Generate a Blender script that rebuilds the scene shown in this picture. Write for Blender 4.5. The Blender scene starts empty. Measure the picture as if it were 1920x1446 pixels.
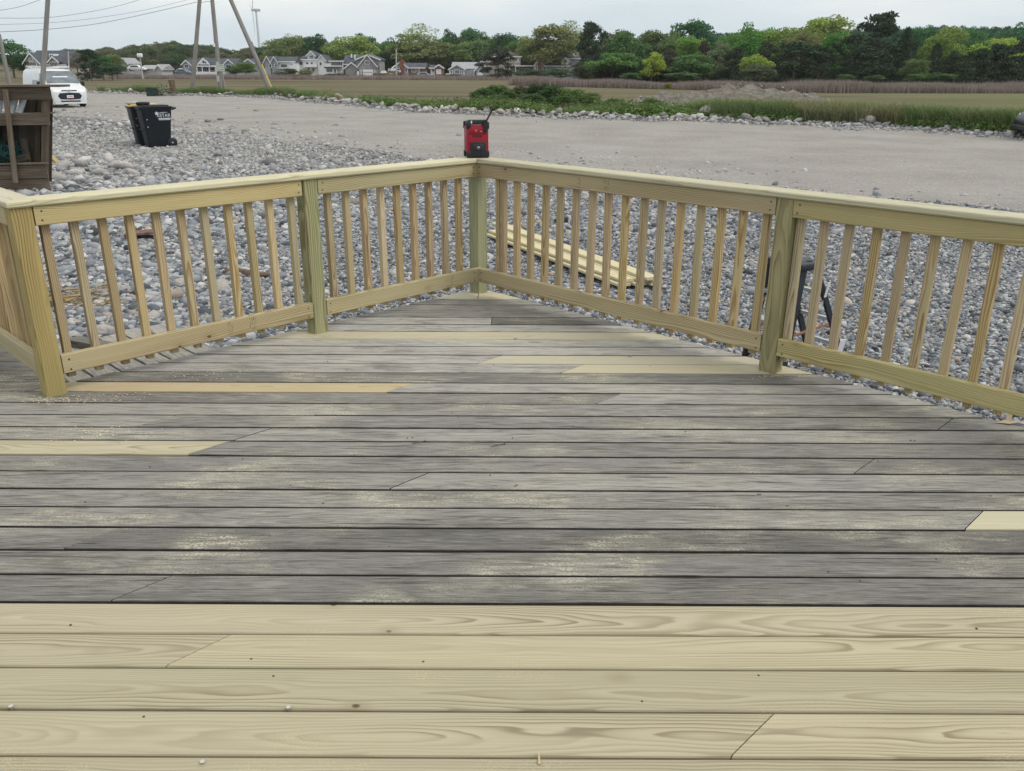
import bpy, bmesh, math, random
import numpy as np
from mathutils import Matrix, Vector
R = math.radians
random.seed(7)
rng = np.random.default_rng(7)
S = bpy.context.scene
C = bpy.context.scene.collection

# ------------------------------------------------------------------ camera
# World frame: deck surface at z = 0, boards run along X, Y points away from the camera.
F_PX, PITCH, ROLL, CAM_H, YAW = 1596.64, 0.3574, 0.0037, 1.4656, -0.0007
_cy, _sy = math.cos(YAW), math.sin(YAW)
_fwd = Vector((_sy*math.cos(PITCH), _cy*math.cos(PITCH), -math.sin(PITCH)))
_rt = Vector((_cy, -_sy, 0)); _up = _rt.cross(_fwd)
CAM_R = _rt*math.cos(ROLL) + _up*math.sin(ROLL)
CAM_U = -_rt*math.sin(ROLL) + _up*math.cos(ROLL)
CAM_F = _fwd
cam = bpy.data.cameras.new('camera'); camo = bpy.data.objects.new('camera', cam); C.objects.link(camo)
m = Matrix.Identity(4)
for i in range(3):
    m[i][0], m[i][1], m[i][2] = CAM_R[i], CAM_U[i], -CAM_F[i]
m[2][3] = CAM_H
camo.matrix_world = m
cam.sensor_width = 36; cam.lens = 36*F_PX/1920; cam.clip_start = 0.05; cam.clip_end = 20000
S.camera = camo

# ------------------------------------------------------------------ sky, sun, exposure
SUN_EL, SUN_AZ = R(50), R(108)          # azimuth clockwise from +Y: the brighter part of the cloud is to the right, behind
W = bpy.data.worlds.new('World'); S.world = W; W.use_nodes = True
wt = W.node_tree; wt.nodes.clear()
def wn(t, **k):
    n = wt.nodes.new(t)
    for a, b in k.items(): setattr(n, a, b)
    return n
sky = wn('ShaderNodeTexSky', sky_type='NISHITA', sun_disc=False, sun_elevation=SUN_EL, sun_rotation=SUN_AZ, air_density=1.0, dust_density=2.0)
bg1 = wn('ShaderNodeBackground'); bg1.inputs[1].default_value = 0.10
bg2 = wn('ShaderNodeBackground'); bg2.inputs[1].default_value = 1.0
tc = wn('ShaderNodeTexCoord'); mp = wn('ShaderNodeMapping'); mp.inputs['Scale'].default_value = (1.0, 1.0, 5.0)
ns = wn('ShaderNodeTexNoise'); ns.inputs['Scale'].default_value = 1.9; ns.inputs['Detail'].default_value = 5; ns.inputs['Roughness'].default_value = 0.5
cr = wn('ShaderNodeValToRGB')
cr.color_ramp.elements[0].position = 0.36; cr.color_ramp.elements[0].color = (0.55, 0.655, 0.725, 1)
cr.color_ramp.elements[1].position = 0.66; cr.color_ramp.elements[1].color = (0.86, 0.88, 0.87, 1)
e = cr.color_ramp.elements.new(0.52); e.color = (0.67, 0.75, 0.795, 1)
sep = wn('ShaderNodeSeparateXYZ')
mr = wn('ShaderNodeMapRange'); mr.inputs[1].default_value = 0.0; mr.inputs[2].default_value = 1.0; mr.inputs[3].default_value = 0.95; mr.inputs[4].default_value = 1.25
mul = wn('ShaderNodeMix', data_type='RGBA', blend_type='MULTIPLY'); mul.inputs[0].default_value = 1
mx = wn('ShaderNodeMixShader'); mx.inputs[0].default_value = 0.92
wo = wn('ShaderNodeOutputWorld')
L = wt.links.new
L(sky.outputs[0], bg1.inputs[0]); L(tc.outputs['Generated'], mp.inputs[0]); L(mp.outputs[0], ns.inputs[0])
L(ns.outputs[0], cr.inputs[0]); L(tc.outputs['Generated'], sep.inputs[0]); L(sep.outputs[2], mr.inputs[0])
zen = wn('ShaderNodeMapRange', interpolation_type='SMOOTHSTEP'); zen.inputs[1].default_value = 0.05; zen.inputs[2].default_value = 0.55
zmx = wn('ShaderNodeMix', data_type='RGBA'); zmx.inputs[7].default_value = (0.80, 0.795, 0.775, 1)      # thicker, whiter cloud overhead
L(sep.outputs[2], zen.inputs[0]); L(zen.outputs[0], zmx.inputs[0]); L(cr.outputs[0], zmx.inputs[6])
L(zmx.outputs[2], mul.inputs[6]); L(mr.outputs[0], mul.inputs[7]); L(mul.outputs[2], bg2.inputs[0])
L(bg1.outputs[0], mx.inputs[1]); L(bg2.outputs[0], mx.inputs[2]); L(mx.outputs[0], wo.inputs[0])
sun = bpy.data.lights.new('sun', 'SUN'); sun.energy = 1.3; sun.angle = R(24); sun.color = (1.0, 0.95, 0.88)
suno = bpy.data.objects.new('sun', sun); C.objects.link(suno)
_sd = Vector((math.sin(SUN_AZ)*math.cos(SUN_EL), math.cos(SUN_AZ)*math.cos(SUN_EL), math.sin(SUN_EL)))
suno.rotation_euler = _sd.to_track_quat('Z', 'Y').to_euler()
S.view_settings.view_transform = 'Standard'; S.view_settings.look = 'None'
S.view_settings.exposure = 0.28; S.view_settings.gamma = 1.0; S.view_settings.use_curve_mapping = False
S.cycles.use_denoising = True
S.cycles.max_bounces = 5; S.cycles.diffuse_bounces = 2; S.cycles.volume_bounces = 0; S.cycles.caustics_reflective = False; S.cycles.caustics_refractive = False; S.cycles.transparent_max_bounces = 8
S.cycles.use_adaptive_sampling = True; S.cycles.adaptive_threshold = 0.015

# ------------------------------------------------------------------ helpers
def at(px, py, Y):
    "the point on the plane y = Y that the photograph shows at pixel (px, py)"
    d = CAM_F + CAM_R*((px-960)/F_PX) - CAM_U*((py-723)/F_PX)
    return Vector((0, 0, CAM_H)) + d*(Y/d.y)
def on_z(px, py, z):
    d = CAM_F + CAM_R*((px-960)/F_PX) - CAM_U*((py-723)/F_PX)
    return Vector((0, 0, CAM_H)) + d*((z-CAM_H)/d.z)
def tag(o, label=None, cat=None, group=None, kind=None):
    if label: o['label'] = label
    if cat: o['category'] = cat
    if group: o['group'] = group
    if kind: o['kind'] = kind
    return o
def thing(name, label, cat, loc=(0, 0, 0), rz=0.0, group=None):
    o = bpy.data.objects.new(name, None); C.objects.link(o)
    o.empty_display_size = 0.1
    o.location = loc; o.rotation_euler = (0, 0, rz)
    return tag(o, label, cat, group)
def link(name, me, parent=None, loc=None, rot=None, scale=None):
    o = bpy.data.objects.new(name, me); C.objects.link(o)
    if parent is not None: o.parent = parent
    if loc is not None: o.location = loc
    if rot is not None: o.rotation_euler = rot
    if scale is not None: o.scale = scale
    return o
def mesh(name, v, f, mat, smooth=False):
    me = bpy.data.meshes.new(name); me.from_pydata([tuple(a) for a in v], [], [tuple(a) for a in f]); me.validate(); me.update()
    if mat: me.materials.append(mat)
    if smooth: me.polygons.foreach_set('use_smooth', [True]*len(me.polygons))
    return me
def from_bm(name, bm, mat, smooth=False):
    bmesh.ops.recalc_face_normals(bm, faces=bm.faces)
    me = bpy.data.meshes.new(name); bm.to_mesh(me); bm.free()
    if mat: me.materials.append(mat)
    if smooth: me.polygons.foreach_set('use_smooth', [True]*len(me.polygons))
    return me
class MB:
    "collects simple solids into one mesh"
    def __init__(self): self.v = []; self.f = []
    def add(self, v, f):
        n = len(self.v); self.v += [tuple(a) for a in v]; self.f += [tuple(i+n for i in q) for q in f]; return self
    def box(self, x0, x1, y0, y1, z0, z1, M=None):
        v = [Vector((x, y, z)) for z in (z0, z1) for y in (y0, y1) for x in (x0, x1)]
        if M is not None: v = [M @ a for a in v]
        return self.add(v, [(0, 2, 3, 1), (4, 5, 7, 6), (0, 1, 5, 4), (2, 6, 7, 3), (0, 4, 6, 2), (1, 3, 7, 5)])
    def rbox(self, x0, x1, y0, y1, z0, z1, b, M=None):
        bm = bmesh.new(); bmesh.ops.create_cube(bm, size=1)
        for q in bm.verts: q.co = Vector(((x0+x1)/2+q.co.x*(x1-x0), (y0+y1)/2+q.co.y*(y1-y0), (z0+z1)/2+q.co.z*(z1-z0)))
        bmesh.ops.bevel(bm, geom=list(bm.edges), offset=b, segments=2, affect='EDGES', profile=0.5)
        bm.verts.index_update()
        v = [q.co.copy() for q in bm.verts]; f = [[q.index for q in fc.verts] for fc in bm.faces]; bm.free()
        if M is not None: v = [M @ a for a in v]
        return self.add(v, f)
    def prism(self, poly, y0, y1, M=None):
        "poly in (x, z), extruded along y"
        n = len(poly)
        v = [Vector((x, y0, z)) for x, z in poly] + [Vector((x, y1, z)) for x, z in poly]
        if M is not None: v = [M @ a for a in v]
        return self.add(v, [tuple(range(n)), tuple(range(2*n-1, n-1, -1))] + [(i, i+n, (i+1) % n+n, (i+1) % n) for i in range(n)])
    def tube(self, pts, rad, n=8, caps=True):
        pts = [Vector(q) for q in pts]
        if not hasattr(rad, '__len__'): rad = [rad]*len(pts)
        vs = []; prev = None
        for i, q in enumerate(pts):
            d = (pts[min(i+1, len(pts)-1)]-pts[max(i-1, 0)]).normalized()
            a = Vector((0, 0, 1)) if abs(d.z) < .9 else Vector((1, 0, 0))
            if prev is not None: a = prev
            u = (a-d*a.dot(d)).normalized(); w = d.cross(u); prev = u
            vs += [q+(u*math.cos(2*math.pi*k/n)+w*math.sin(2*math.pi*k/n))*rad[i] for k in range(n)]
        f = [(i*n+k, i*n+(k+1) % n, (i+1)*n+(k+1) % n, (i+1)*n+k) for i in range(len(pts)-1) for k in range(n)]
        if caps: f += [tuple(range(n-1, -1, -1)), tuple((len(pts)-1)*n+k for k in range(n))]
        return self.add(vs, f)
    def lathe(self, prof, n=16, M=None):
        "prof: (r, z) pairs"
        vs = [Vector((r*math.cos(2*math.pi*k/n), r*math.sin(2*math.pi*k/n), z)) for r, z in prof for k in range(n)]
        if M is not None: vs = [M @ a for a in vs]
        f = [(i*n+k, i*n+(k+1) % n, (i+1)*n+(k+1) % n, (i+1)*n+k) for i in range(len(prof)-1) for k in range(n)]
        f += [tuple(range(n-1, -1, -1)), tuple((len(prof)-1)*n+k for k in range(n))]
        return self.add(vs, f)
    def build(self, name, mat, parent=None, smooth=False, loc=None, rot=None):
        me = mesh(name, self.v, self.f, mat)
        bm = bmesh.new(); bm.from_mesh(me); bmesh.ops.recalc_face_normals(bm, faces=bm.faces); bm.to_mesh(me); bm.free()
        if smooth:
            me.polygons.foreach_set('use_smooth', [True]*len(me.polygons))
            try: me.set_sharp_from_angle(angle=R(40))
            except Exception: pass
        return link(name, me, parent, loc, rot)
def copy_tree(root, loc, rz=0.0, scale=(1, 1, 1)):
    r = root.copy(); C.objects.link(r); r.location = loc; r.rotation_euler = (0, 0, rz); r.scale = scale
    for ch in root.children:
        c = ch.copy(); C.objects.link(c); c.parent = r
    return r

# ------------------------------------------------------------------ materials
class NT:
    def __init__(self, name):
        self.m = bpy.data.materials.new(name); self.m.use_nodes = True
        self.t = self.m.node_tree; self.t.nodes.clear()
        self.o = self.t.nodes.new('ShaderNodeOutputMaterial')
    def n(self, typ, ins=None, **props):
        q = self.t.nodes.new(typ)
        for k, v in props.items(): setattr(q, k, v)
        for k, v in (ins or {}).items(): self.set(q.inputs[k], v)
        return q
    def set(self, s, v):
        if isinstance(v, bpy.types.NodeSocket): self.t.links.new(v, s)
        elif isinstance(v, bpy.types.Node): self.t.links.new(v.outputs[0], s)
        else:
            if hasattr(s.default_value, '__len__') and hasattr(v, '__len__'):
                v = tuple(v); n = len(s.default_value)
                s.default_value = v[:n] if len(v) >= n else v+(1,)*(n-len(v))
            else: s.default_value = v
    def math(self, op, a, b=0.0, c=None):
        q = self.n('ShaderNodeMath', operation=op); self.set(q.inputs[0], a); self.set(q.inputs[1], b)
        if c is not None: self.set(q.inputs[2], c)
        return q.outputs[0]
    def vmath(self, op, a, b):
        q = self.n('ShaderNodeVectorMath', operation=op); self.set(q.inputs[0], a); self.set(q.inputs[1], b)
        return q.outputs[0]
    def noise(self, vec, scale=5.0, detail=3.0, rough=0.55, dist=0.0):
        return self.n('ShaderNodeTexNoise', {'Vector': vec, 'Scale': scale, 'Detail': detail, 'Roughness': rough, 'Distortion': dist}).outputs[0]
    def ramp(self, fac, stops, interp='LINEAR'):
        q = self.n('ShaderNodeValToRGB'); q.color_ramp.interpolation = interp
        el = q.color_ramp.elements
        while len(el) < len(stops): el.new(0.5)
        for e_, (p_, c_) in zip(el, stops):
            e_.position = p_; e_.color = tuple(c_)+(1,) if hasattr(c_, '__len__') else (c_, c_, c_, 1)
        self.set(q.inputs[0], fac); return q.outputs[0]
    def mix(self, fac, a, b, mode='MIX'):
        q = self.n('ShaderNodeMix', data_type='RGBA', blend_type=mode)
        self.set(q.inputs[0], fac); self.set(q.inputs[6], a); self.set(q.inputs[7], b); return q.outputs[2]
    def smooth(self, v, a, b, lo=0.0, hi=1.0):
        q = self.n('ShaderNodeMapRange', interpolation_type='SMOOTHSTEP')
        self.set(q.inputs[0], v); self.set(q.inputs[1], a); self.set(q.inputs[2], b); self.set(q.inputs[3], lo); self.set(q.inputs[4], hi); return q.outputs[0]
    def bump(self, h, strength=0.3, dist=0.01):
        return self.n('ShaderNodeBump', {'Height': h, 'Strength': strength, 'Distance': dist}).outputs[0]
    def done(self, color, rough=0.6, normal=None, metal=0.0, spec=0.4, extra=None):
        b = self.n('ShaderNodeBsdfPrincipled', {'Base Color': color, 'Roughness': rough, 'Metallic': metal, 'Specular IOR Level': spec})
        if normal is not None: self.set(b.inputs['Normal'], normal)
        for k, v in (extra or {}).items(): self.set(b.inputs[k], v)
        self.t.links.new(b.outputs[0], self.o.inputs[0]); return self.m
    def obj(self): return self.n('ShaderNodeTexCoord').outputs['Object']
    def pos(self): return self.n('ShaderNodeNewGeometry').outputs['Position']
    def info(self): return self.n('ShaderNodeObjectInfo')
    def scaled(self, v, s): return self.vmath('MULTIPLY', v, s)
def plain(name, col, rough=0.5, metal=0.0, spec=0.4, var=0.12, scale=6.0, bump=0.0):
    t = NT(name); p = t.obj(); n1 = t.noise(p, scale, 4)
    c = t.mix(t.smooth(n1, 0.3, 0.7), tuple(a*(1-var) for a in col), tuple(min(1, a*(1+var)) for a in col))
    rr = t.smooth(t.noise(p, scale*3, 3), 0.3, 0.7, max(0.05, rough-0.08), min(1, rough+0.08))
    return t.done(c, rr, t.bump(n1, bump, 0.01) if bump else None, metal, spec)
def glassy(name, col=(0.03, 0.04, 0.05)):
    t = NT(name); return t.done(t.mix(t.smooth(t.noise(t.obj(), 3.0), 0.3, 0.7), col, tuple(c*1.6 for c in col)), 0.06, spec=0.6)

def wood_coords(t, seedscale=41.0):
    o = t.obj(); i = t.info(); r = i.outputs['Random']
    off = t.n('ShaderNodeCombineXYZ', {0: t.math('MULTIPLY', r, seedscale), 1: t.math('MULTIPLY', t.math('FRACT', t.math('MULTIPLY', r, 7.31)), 0.35), 2: t.math('MULTIPLY', r, 13.0)})
    return t.vmath('ADD', o, off.outputs[0]), o, i
def new_wood(name, light, dark, green=0.0, ring=1.0, speck=0.0, vary=1.0, flat='z'):
    t = NT(name); v, o, i = wood_coords(t)
    r = i.outputs['Random']
    # growth rings: distance from a pith line running nearly along the board
    wob = t.noise(t.scaled(v, (1.1, 5.0, 5.0)), 1.0, 2.0, 0.5)
    wob2 = t.noise(t.scaled(v, (3.2, 20.0, 20.0)), 1.0, 2.0, 0.5)
    s3 = t.n('ShaderNodeSeparateXYZ', {0: o})
    yy = t.math('ADD', t.math('MULTIPLY', s3.outputs[1], 1.0), t.math('MULTIPLY', t.math('SUBTRACT', t.math('FRACT', t.math('MULTIPLY', r, 17.7)), 0.5), 0.05))
    zz = t.math('ADD', t.math('ADD', s3.outputs[2], 0.035), t.math('MULTIPLY', t.math('SUBTRACT', wob, 0.5), 0.11))
    rad = t.math('SQRT', t.math('ADD', t.math('MULTIPLY', yy, yy), t.math('MULTIPLY', zz, zz)))
    ph = t.math('ADD', t.math('MULTIPLY', rad, 120.0), t.math('MULTIPLY', wob2, 1.6))
    saw = t.math('FRACT', ph)
    late = t.math('MULTIPLY', t.smooth(saw, 0.15, 0.80), t.smooth(saw, 1.0, 0.84))
    fine = t.noise(t.scaled(v, (4.0, 260.0, 260.0)), 1.0, 2.0, 0.6)
    streak = t.noise(t.scaled(v, (0.7, 26.0, 26.0)), 1.0, 3.0, 0.5)
    strength = t.smooth(t.noise(t.scaled(v, (0.9, 6.0, 6.0)), 1.0, 1.0), 0.3, 0.75, 0.20*ring, 0.85*ring)
    c = t.mix(t.math('MULTIPLY', late, strength), light, dark)
    thin = t.math('MULTIPLY', t.smooth(saw, 0.60, 0.86), t.smooth(saw, 1.0, 0.90))
    bold = t.smooth(t.noise(t.scaled(v, (1.3, 11.0, 11.0)), 1.0, 2.0), 0.46, 0.68, 0.05*ring, 0.75*ring)
    c = t.mix(t.math('MULTIPLY', thin, bold), c, tuple(a*0.72 for a in dark))
    c = t.mix(t.smooth(streak, 0.42, 0.75, 0.0, 0.32), c, tuple(0.62*a+0.38*b for a, b in zip(dark, light)))
    c = t.mix(t.smooth(fine, 0.3, 0.75, 0.0, 0.16), c, tuple(a*0.55 for a in dark))
    if green:
        gm = t.smooth(t.noise(t.scaled(v, (1.6, 7.0, 7.0)), 1.0, 2.0), 0.40, 0.70, 0.0, green)
        c = t.mix(gm, c, (0.235, 0.285, 0.16))
    # knots
    kv = t.scaled(v, (6.0, 10.0, 0.0) if flat == 'z' else ((6.0, 0.0, 10.0) if flat == 'y' else (6.0, 9.0, 9.0)))
    vo = t.n('ShaderNodeTexVoronoi', {'Vector': kv, 'Scale': 1.0, 'Randomness': 1.0}, voronoi_dimensions='3D')
    sel = t.math('GREATER_THAN', t.n('ShaderNodeSeparateColor', {0: vo.outputs['Color']}).outputs[0], 0.84)
    kd = t.math('ADD', vo.outputs['Distance'], t.math('MULTIPLY', t.math('SUBTRACT', wob2, 0.5), 0.05))
    c = t.mix(t.math('MULTIPLY', sel, t.smooth(kd, 0.34, 0.06, 0.0, 0.40)), c, dark)
    c = t.mix(t.math('MULTIPLY', sel, t.smooth(kd, t.math('ADD', 0.05, t.math('MULTIPLY', wob, 0.07)), 0.04, 0.0, 0.85)), c, (0.075, 0.045, 0.024))
    # board to board
    hs = t.n('ShaderNodeHueSaturation', {'Hue': t.math('ADD', 0.5-0.007*vary, t.math('MULTIPLY', t.math('FRACT', t.math('MULTIPLY', r, 3.3)), 0.014*vary)),
             'Saturation': t.math('ADD', 1-0.14*vary, t.math('MULTIPLY', t.math('FRACT', t.math('MULTIPLY', r, 9.1)), 0.28*vary)),
             'Value': t.math('ADD', 1-0.11*vary, t.math('MULTIPLY', r, 0.22*vary)), 'Color': c})
    c = t.mix(1.0, hs.outputs[0], i.outputs['Color'], 'MULTIPLY')
    if speck:
        p = t.pos()
        m1 = t.smooth(t.noise(t.scaled(p, (1.4, 2.6, 1.0)), 1.0, 4.0, 0.6), 0.52, 0.68)
        m2 = t.smooth(t.noise(p, 230.0, 2.0), 0.50, 0.62)
        c = t.mix(t.math('MULTIPLY', t.math('MULTIPLY', m1, m2), speck), c, (0.60, 0.53, 0.33))
    h = t.math('ADD', t.math('MULTIPLY', fine, 0.5), t.math('MULTIPLY', late, -0.35))
    return t.done(c, 0.72, t.bump(h, 0.22, 0.003), spec=0.22)
def grey_wood(name, sawdust=1.0, dark=1.0, tint=(1, 1, 1)):
    t = NT(name); v, o, i = wood_coords(t); r = i.outputs['Random']; p = t.pos()
    fine = t.noise(t.scaled(v, (9.0, 190.0, 190.0)), 1.0, 3.0, 0.65)
    mid = t.noise(t.scaled(v, (4.0, 55.0, 55.0)), 1.0, 5.0, 0.68, 0.6)
    s3 = t.n('ShaderNodeSeparateXYZ', {0: o})
    wob = t.noise(t.scaled(v, (1.1, 5.0, 5.0)), 1.0, 2.0, 0.5)
    zz = t.math('ADD', t.math('ADD', s3.outputs[2], 0.035), t.math('MULTIPLY', t.math('SUBTRACT', wob, 0.5), 0.16))
    yy = t.math('ADD', s3.outputs[1], t.math('MULTIPLY', t.math('SUBTRACT', r, 0.5), 0.05))
    rad = t.math('SQRT', t.math('ADD', t.math('MULTIPLY', yy, yy), t.math('MULTIPLY', zz, zz)))
    saw = t.math('FRACT', t.math('ADD', t.math('MULTIPLY', rad, 125.0), t.math('MULTIPLY', mid, 1.2)))
    late = t.math('MULTIPLY', t.smooth(saw, 0.35, 0.92), t.smooth(saw, 1.0, 0.94))
    patch = t.noise(t.scaled(v, (1.3, 9.0, 9.0)), 1.0, 4.0, 0.6)
    grit = t.noise(p, 260.0, 2.0, 0.7)
    g = t.math('ADD', t.math('MULTIPLY', mid, 0.34), t.math('MULTIPLY', fine, 0.50))
    g = t.math('ADD', g, t.math('ADD', t.math('MULTIPLY', patch, 0.18), t.math('MULTIPLY', grit, 0.16))); g = t.math('SUBTRACT', g, t.math('MULTIPLY', late, 0.055))
    c = t.ramp(g, [(0.40, (0.060*dark, 0.057*dark, 0.054*dark)), (0.52, (0.162*dark, 0.156*dark, 0.145*dark)), (0.62, (0.235*dark, 0.228*dark, 0.210*dark)), (0.78, (0.38, 0.37, 0.345))])
    c = t.mix(t.smooth(t.noise(t.scaled(v, (0.8, 8.0, 8.0)), 1.0, 2.0), 0.52, 0.75, 0.0, 0.35), c, (0.225, 0.215, 0.228))  # violet-grey weathering
    crack = t.smooth(t.noise(t.scaled(v, (3.0, 110.0, 110.0)), 1.0, 2.5, 0.6), 0.61, 0.68)
    c = t.mix(t.math('MULTIPLY', crack, 0.85), c, (0.035, 0.033, 0.031))
    stain = t.smooth(t.noise(t.scaled(p, (0.7, 1.1, 1.0)), 1.0, 4.0, 0.6), 0.60, 0.76, 0.0, 0.22)
    c = t.mix(t.math('MULTIPLY', stain, t.smooth(mid, 0.35, 0.65)), c, (0.085, 0.084, 0.078))
    c = t.mix(1.0, c, i.outputs['Color'], 'MULTIPLY')
    c = t.mix(1.0, c, t.n('ShaderNodeCombineColor', {0: t.math('ADD', 0.9, t.math('MULTIPLY', r, 0.22)), 1: t.math('ADD', 0.9, t.math('MULTIPLY', r, 0.22)), 2: t.math('ADD', 0.9, t.math('MULTIPLY', r, 0.2))}).outputs[0], 'MULTIPLY')
    wear = t.noise(t.scaled(p, (2.6, 7.0, 1.0)), 1.0, 6.0, 0.66)
    c = t.mix(t.smooth(wear, 0.54, 0.70, 0.0, 0.42), c, (0.335, 0.322, 0.29))
    c = t.mix(t.smooth(wear, 0.45, 0.32, 0.0, 0.45), c, (0.088, 0.083, 0.076))
    if sawdust:
        m0 = t.noise(t.scaled(p, (1.5, 3.4, 1.0)), 1.0, 5.0, 0.62)
        m2 = t.smooth(t.noise(p, 110.0, 5.0, 0.8), 0.42, 0.58)
        m3 = t.smooth(t.noise(t.scaled(v, (9.0, 60.0, 60.0)), 1.0, 3.0), 0.40, 0.62)
        k = t.math('MULTIPLY', t.math('MULTIPLY', t.smooth(m0, 0.50, 0.66), t.math('MULTIPLY', m2, m3)), sawdust)
        c = t.mix(k, c, (0.48, 0.465, 0.36))
        k2 = t.math('MULTIPLY', t.math('MULTIPLY', t.smooth(m0, 0.42, 0.66), t.smooth(grit, 0.42, 0.62)), 0.34*sawdust)
        c = t.mix(k2, c, (0.44, 0.42, 0.30))
    h = t.math('ADD', t.math('ADD', t.math('MULTIPLY', fine, 0.6), t.math('MULTIPLY', mid, 0.8)), t.math('MULTIPLY', crack, -1.2))
    return t.done(c, 0.82, t.bump(h, 0.45, 0.004), spec=0.2)

M = {}
M['deck_new'] = new_wood('fresh_decking', (0.44, 0.402, 0.283), (0.265, 0.222, 0.14), 0.0, 0.95, 0.5, 0.3)
M['deck_pale'] = new_wood('pale_decking', (0.53, 0.50, 0.365), (0.41, 0.37, 0.25), 0.0, 0.6, 0.2)
M['deck_orange'] = new_wood('honey_decking', (0.50, 0.405, 0.25), (0.40, 0.30, 0.17), 0.0, 0.7, 0.2)
M['rail'] = new_wood('treated_rail', (0.51, 0.45, 0.27), (0.29, 0.215, 0.105), 0.16, 1.2, 0.0, 1.0, 'y')
M['cap'] = new_wood('treated_cap', (0.56, 0.53, 0.39), (0.40, 0.355, 0.23), 0.06, 1.0)
M['baluster'] = new_wood('treated_baluster', (0.50, 0.415, 0.25), (0.31, 0.21, 0.105), 0.04, 1.4)
M['post'] = new_wood('treated_post', (0.40, 0.36, 0.205), (0.24, 0.195, 0.10), 0.34, 1.4, 0.0, 1.0, 'yz')
M['grey'] = grey_wood('weathered_decking')
M['grey_pale'] = grey_wood('pale_weathered_decking', 0.9, 1.42)
M['edge'] = plain('gap_shade_edge', (0.045, 0.042, 0.038), 0.95, var=.3, scale=20)  # near-black sides of old boards: shade of the gaps painted into the colour
M['grey_plain'] = grey_wood('old_timber', 0.0, 1.1)

# ------------------------------------------------------------------ ground
GZ = -0.50                # shingle around the deck
MZ = -1.30                # salt marsh
_bx = np.array([-400, -120, -60, -32.5, -15.5, -9.5, -4, 1.9, 8, 13, 15.5, 19, 30, 60, 400.])
_by = np.array([215, 118, 86, 69, 58.5, 49.5, 41, 36.2, 34.4, 31.0, 26.5, 23, 17, 6, -60.])
def far_edge(x): return np.interp(x, _bx, _by)                 # far edge of the dirt road
_nx = np.array([-120, -60, -32, -20, -12.5, -7, -2.5, 0.5, 2.2, 4.5, 7.3, 14, 30.])
_ny = np.array([95, 66, 50, 38.5, 30, 24.5, 20.5, 17.6, 16.2, 14.0, 12.4, 8.5, 0.])
def near_edge(x): return np.interp(x, _nx, _ny)                # where shingle gives way to packed dirt
def wobble(x, y):
    return 0.5*np.sin(x*0.9+1.3*np.sin(y*0.37))+0.35*np.sin(y*1.1+x*0.43+0.7)+0.25*np.sin(x*2.3-y*1.7)
def sst(a, b, v):
    t_ = np.clip((v-a)/(b-a), 0, 1); return t_*t_*(3-2*t_)
MOUNDS = [(11.0, 55.5, 3.6, 2.6, 1.05), (16.4, 56.5, 4.4, 2.8, 1.45), (7.2, 54.5, 3.0, 2.2, 0.55), (-9.0, 62.0, 6.0, 3.0, 0.45)]
def height(x, y):
    x = np.asarray(x, float); y = np.asarray(y, float)
    d = y-far_edge(x)
    h = GZ+(MZ-GZ)*sst(2.5, 20.0, d)
    h = h+0.20*np.exp(-((d-1.2)/1.6)**2)
    near = np.exp(-((x-2)**2+(y-9)**2)/900.0)
    h = h+0.035*wobble(x*0.55, y*0.55)*(1-sst(18, 60, d))*(0.4+0.6*near)
    h = h+6.0*sst(300, 420, y)*(x < 40)*sst(40, -30, x)*1.0+3.5*sst(230, 420, y)*sst(60, 130, x)
    for mx_, my_, sx, sy, mh in MOUNDS:
        h = h+mh*np.exp(-(np.abs((x-mx_)/sx)**2.6+np.abs((y-my_)/sy)**2.2))*(1+0.10*np.sin(x*3.1+y*2.0)+0.07*np.sin(x*6.3-y*4.4))
    return h
def hz(x, y): return float(height(x, y))
def grid(xs, ys, zf):
    X, Y = np.meshgrid(xs, ys); Z = zf(X, Y)
    v = np.stack([X.ravel(), Y.ravel(), Z.ravel()], 1); nx, ny = len(xs), len(ys)
    i = np.arange(nx-1)[None, :]+np.arange(ny-1)[:, None]*nx
    f = np.stack([i, i+1, i+1+nx, i+nx], -1).reshape(-1, 4)
    return v, f
def np_mesh(name, v, f, mat, smooth=True):
    me = bpy.data.meshes.new(name); me.vertices.add(len(v)); me.vertices.foreach_set('co', np.asarray(v, np.float32).ravel())
    k = f.shape[1]; me.loops.add(f.size); me.loops.foreach_set('vertex_index', f.astype(np.int32).ravel())
    me.polygons.add(len(f)); me.polygons.foreach_set('loop_start', np.arange(0, f.size, k, dtype=np.int32))
    me.update(calc_edges=True); me.validate()
    if smooth: me.polygons.foreach_set('use_smooth', np.ones(len(f), bool))
    me.materials.append(mat); return me
def spaced(lo, hi, fine_lo, fine_hi, step, grow=1.18):
    a = list(np.arange(fine_lo, fine_hi+1e-6, step)); s = step; q = fine_hi
    while q < hi: s *= grow; q += s; a.append(min(q, hi))
    s = step; q = fine_lo
    while q > lo: s *= grow; q -= s; a.insert(0, max(q, lo))
    return np.array(a)
# ground material: grit under the pebbles, grass turf, marsh, by zone
t = NT('shingle_and_marsh'); p = t.pos()
zone = t.n('ShaderNodeAttribute', attribute_name='zone').outputs['Color']
zs = t.n('ShaderNodeSeparateColor', {0: zone})
n1 = t.noise(p, 30.0, 4.0, 0.7); n2 = t.noise(p, 0.35, 5.0, 0.6); n3 = t.noise(p, 4.0, 4.0, 0.6)
vo = t.n('ShaderNodeTexVoronoi', {'Vector': p, 'Scale': 11.0}); vc = t.n('ShaderNodeSeparateColor', {0: vo.outputs['Color']}).outputs[0]
grit = t.mix(t.smooth(n1, 0.3, 0.7), (0.05, 0.05, 0.052), (0.15, 0.15, 0.155))
stones = t.ramp(vc, [(0.0, (0.16, 0.17, 0.18)), (0.4, (0.30, 0.31, 0.32)), (0.75, (0.42, 0.42, 0.41)), (1.0, (0.50, 0.47, 0.43))])
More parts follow.
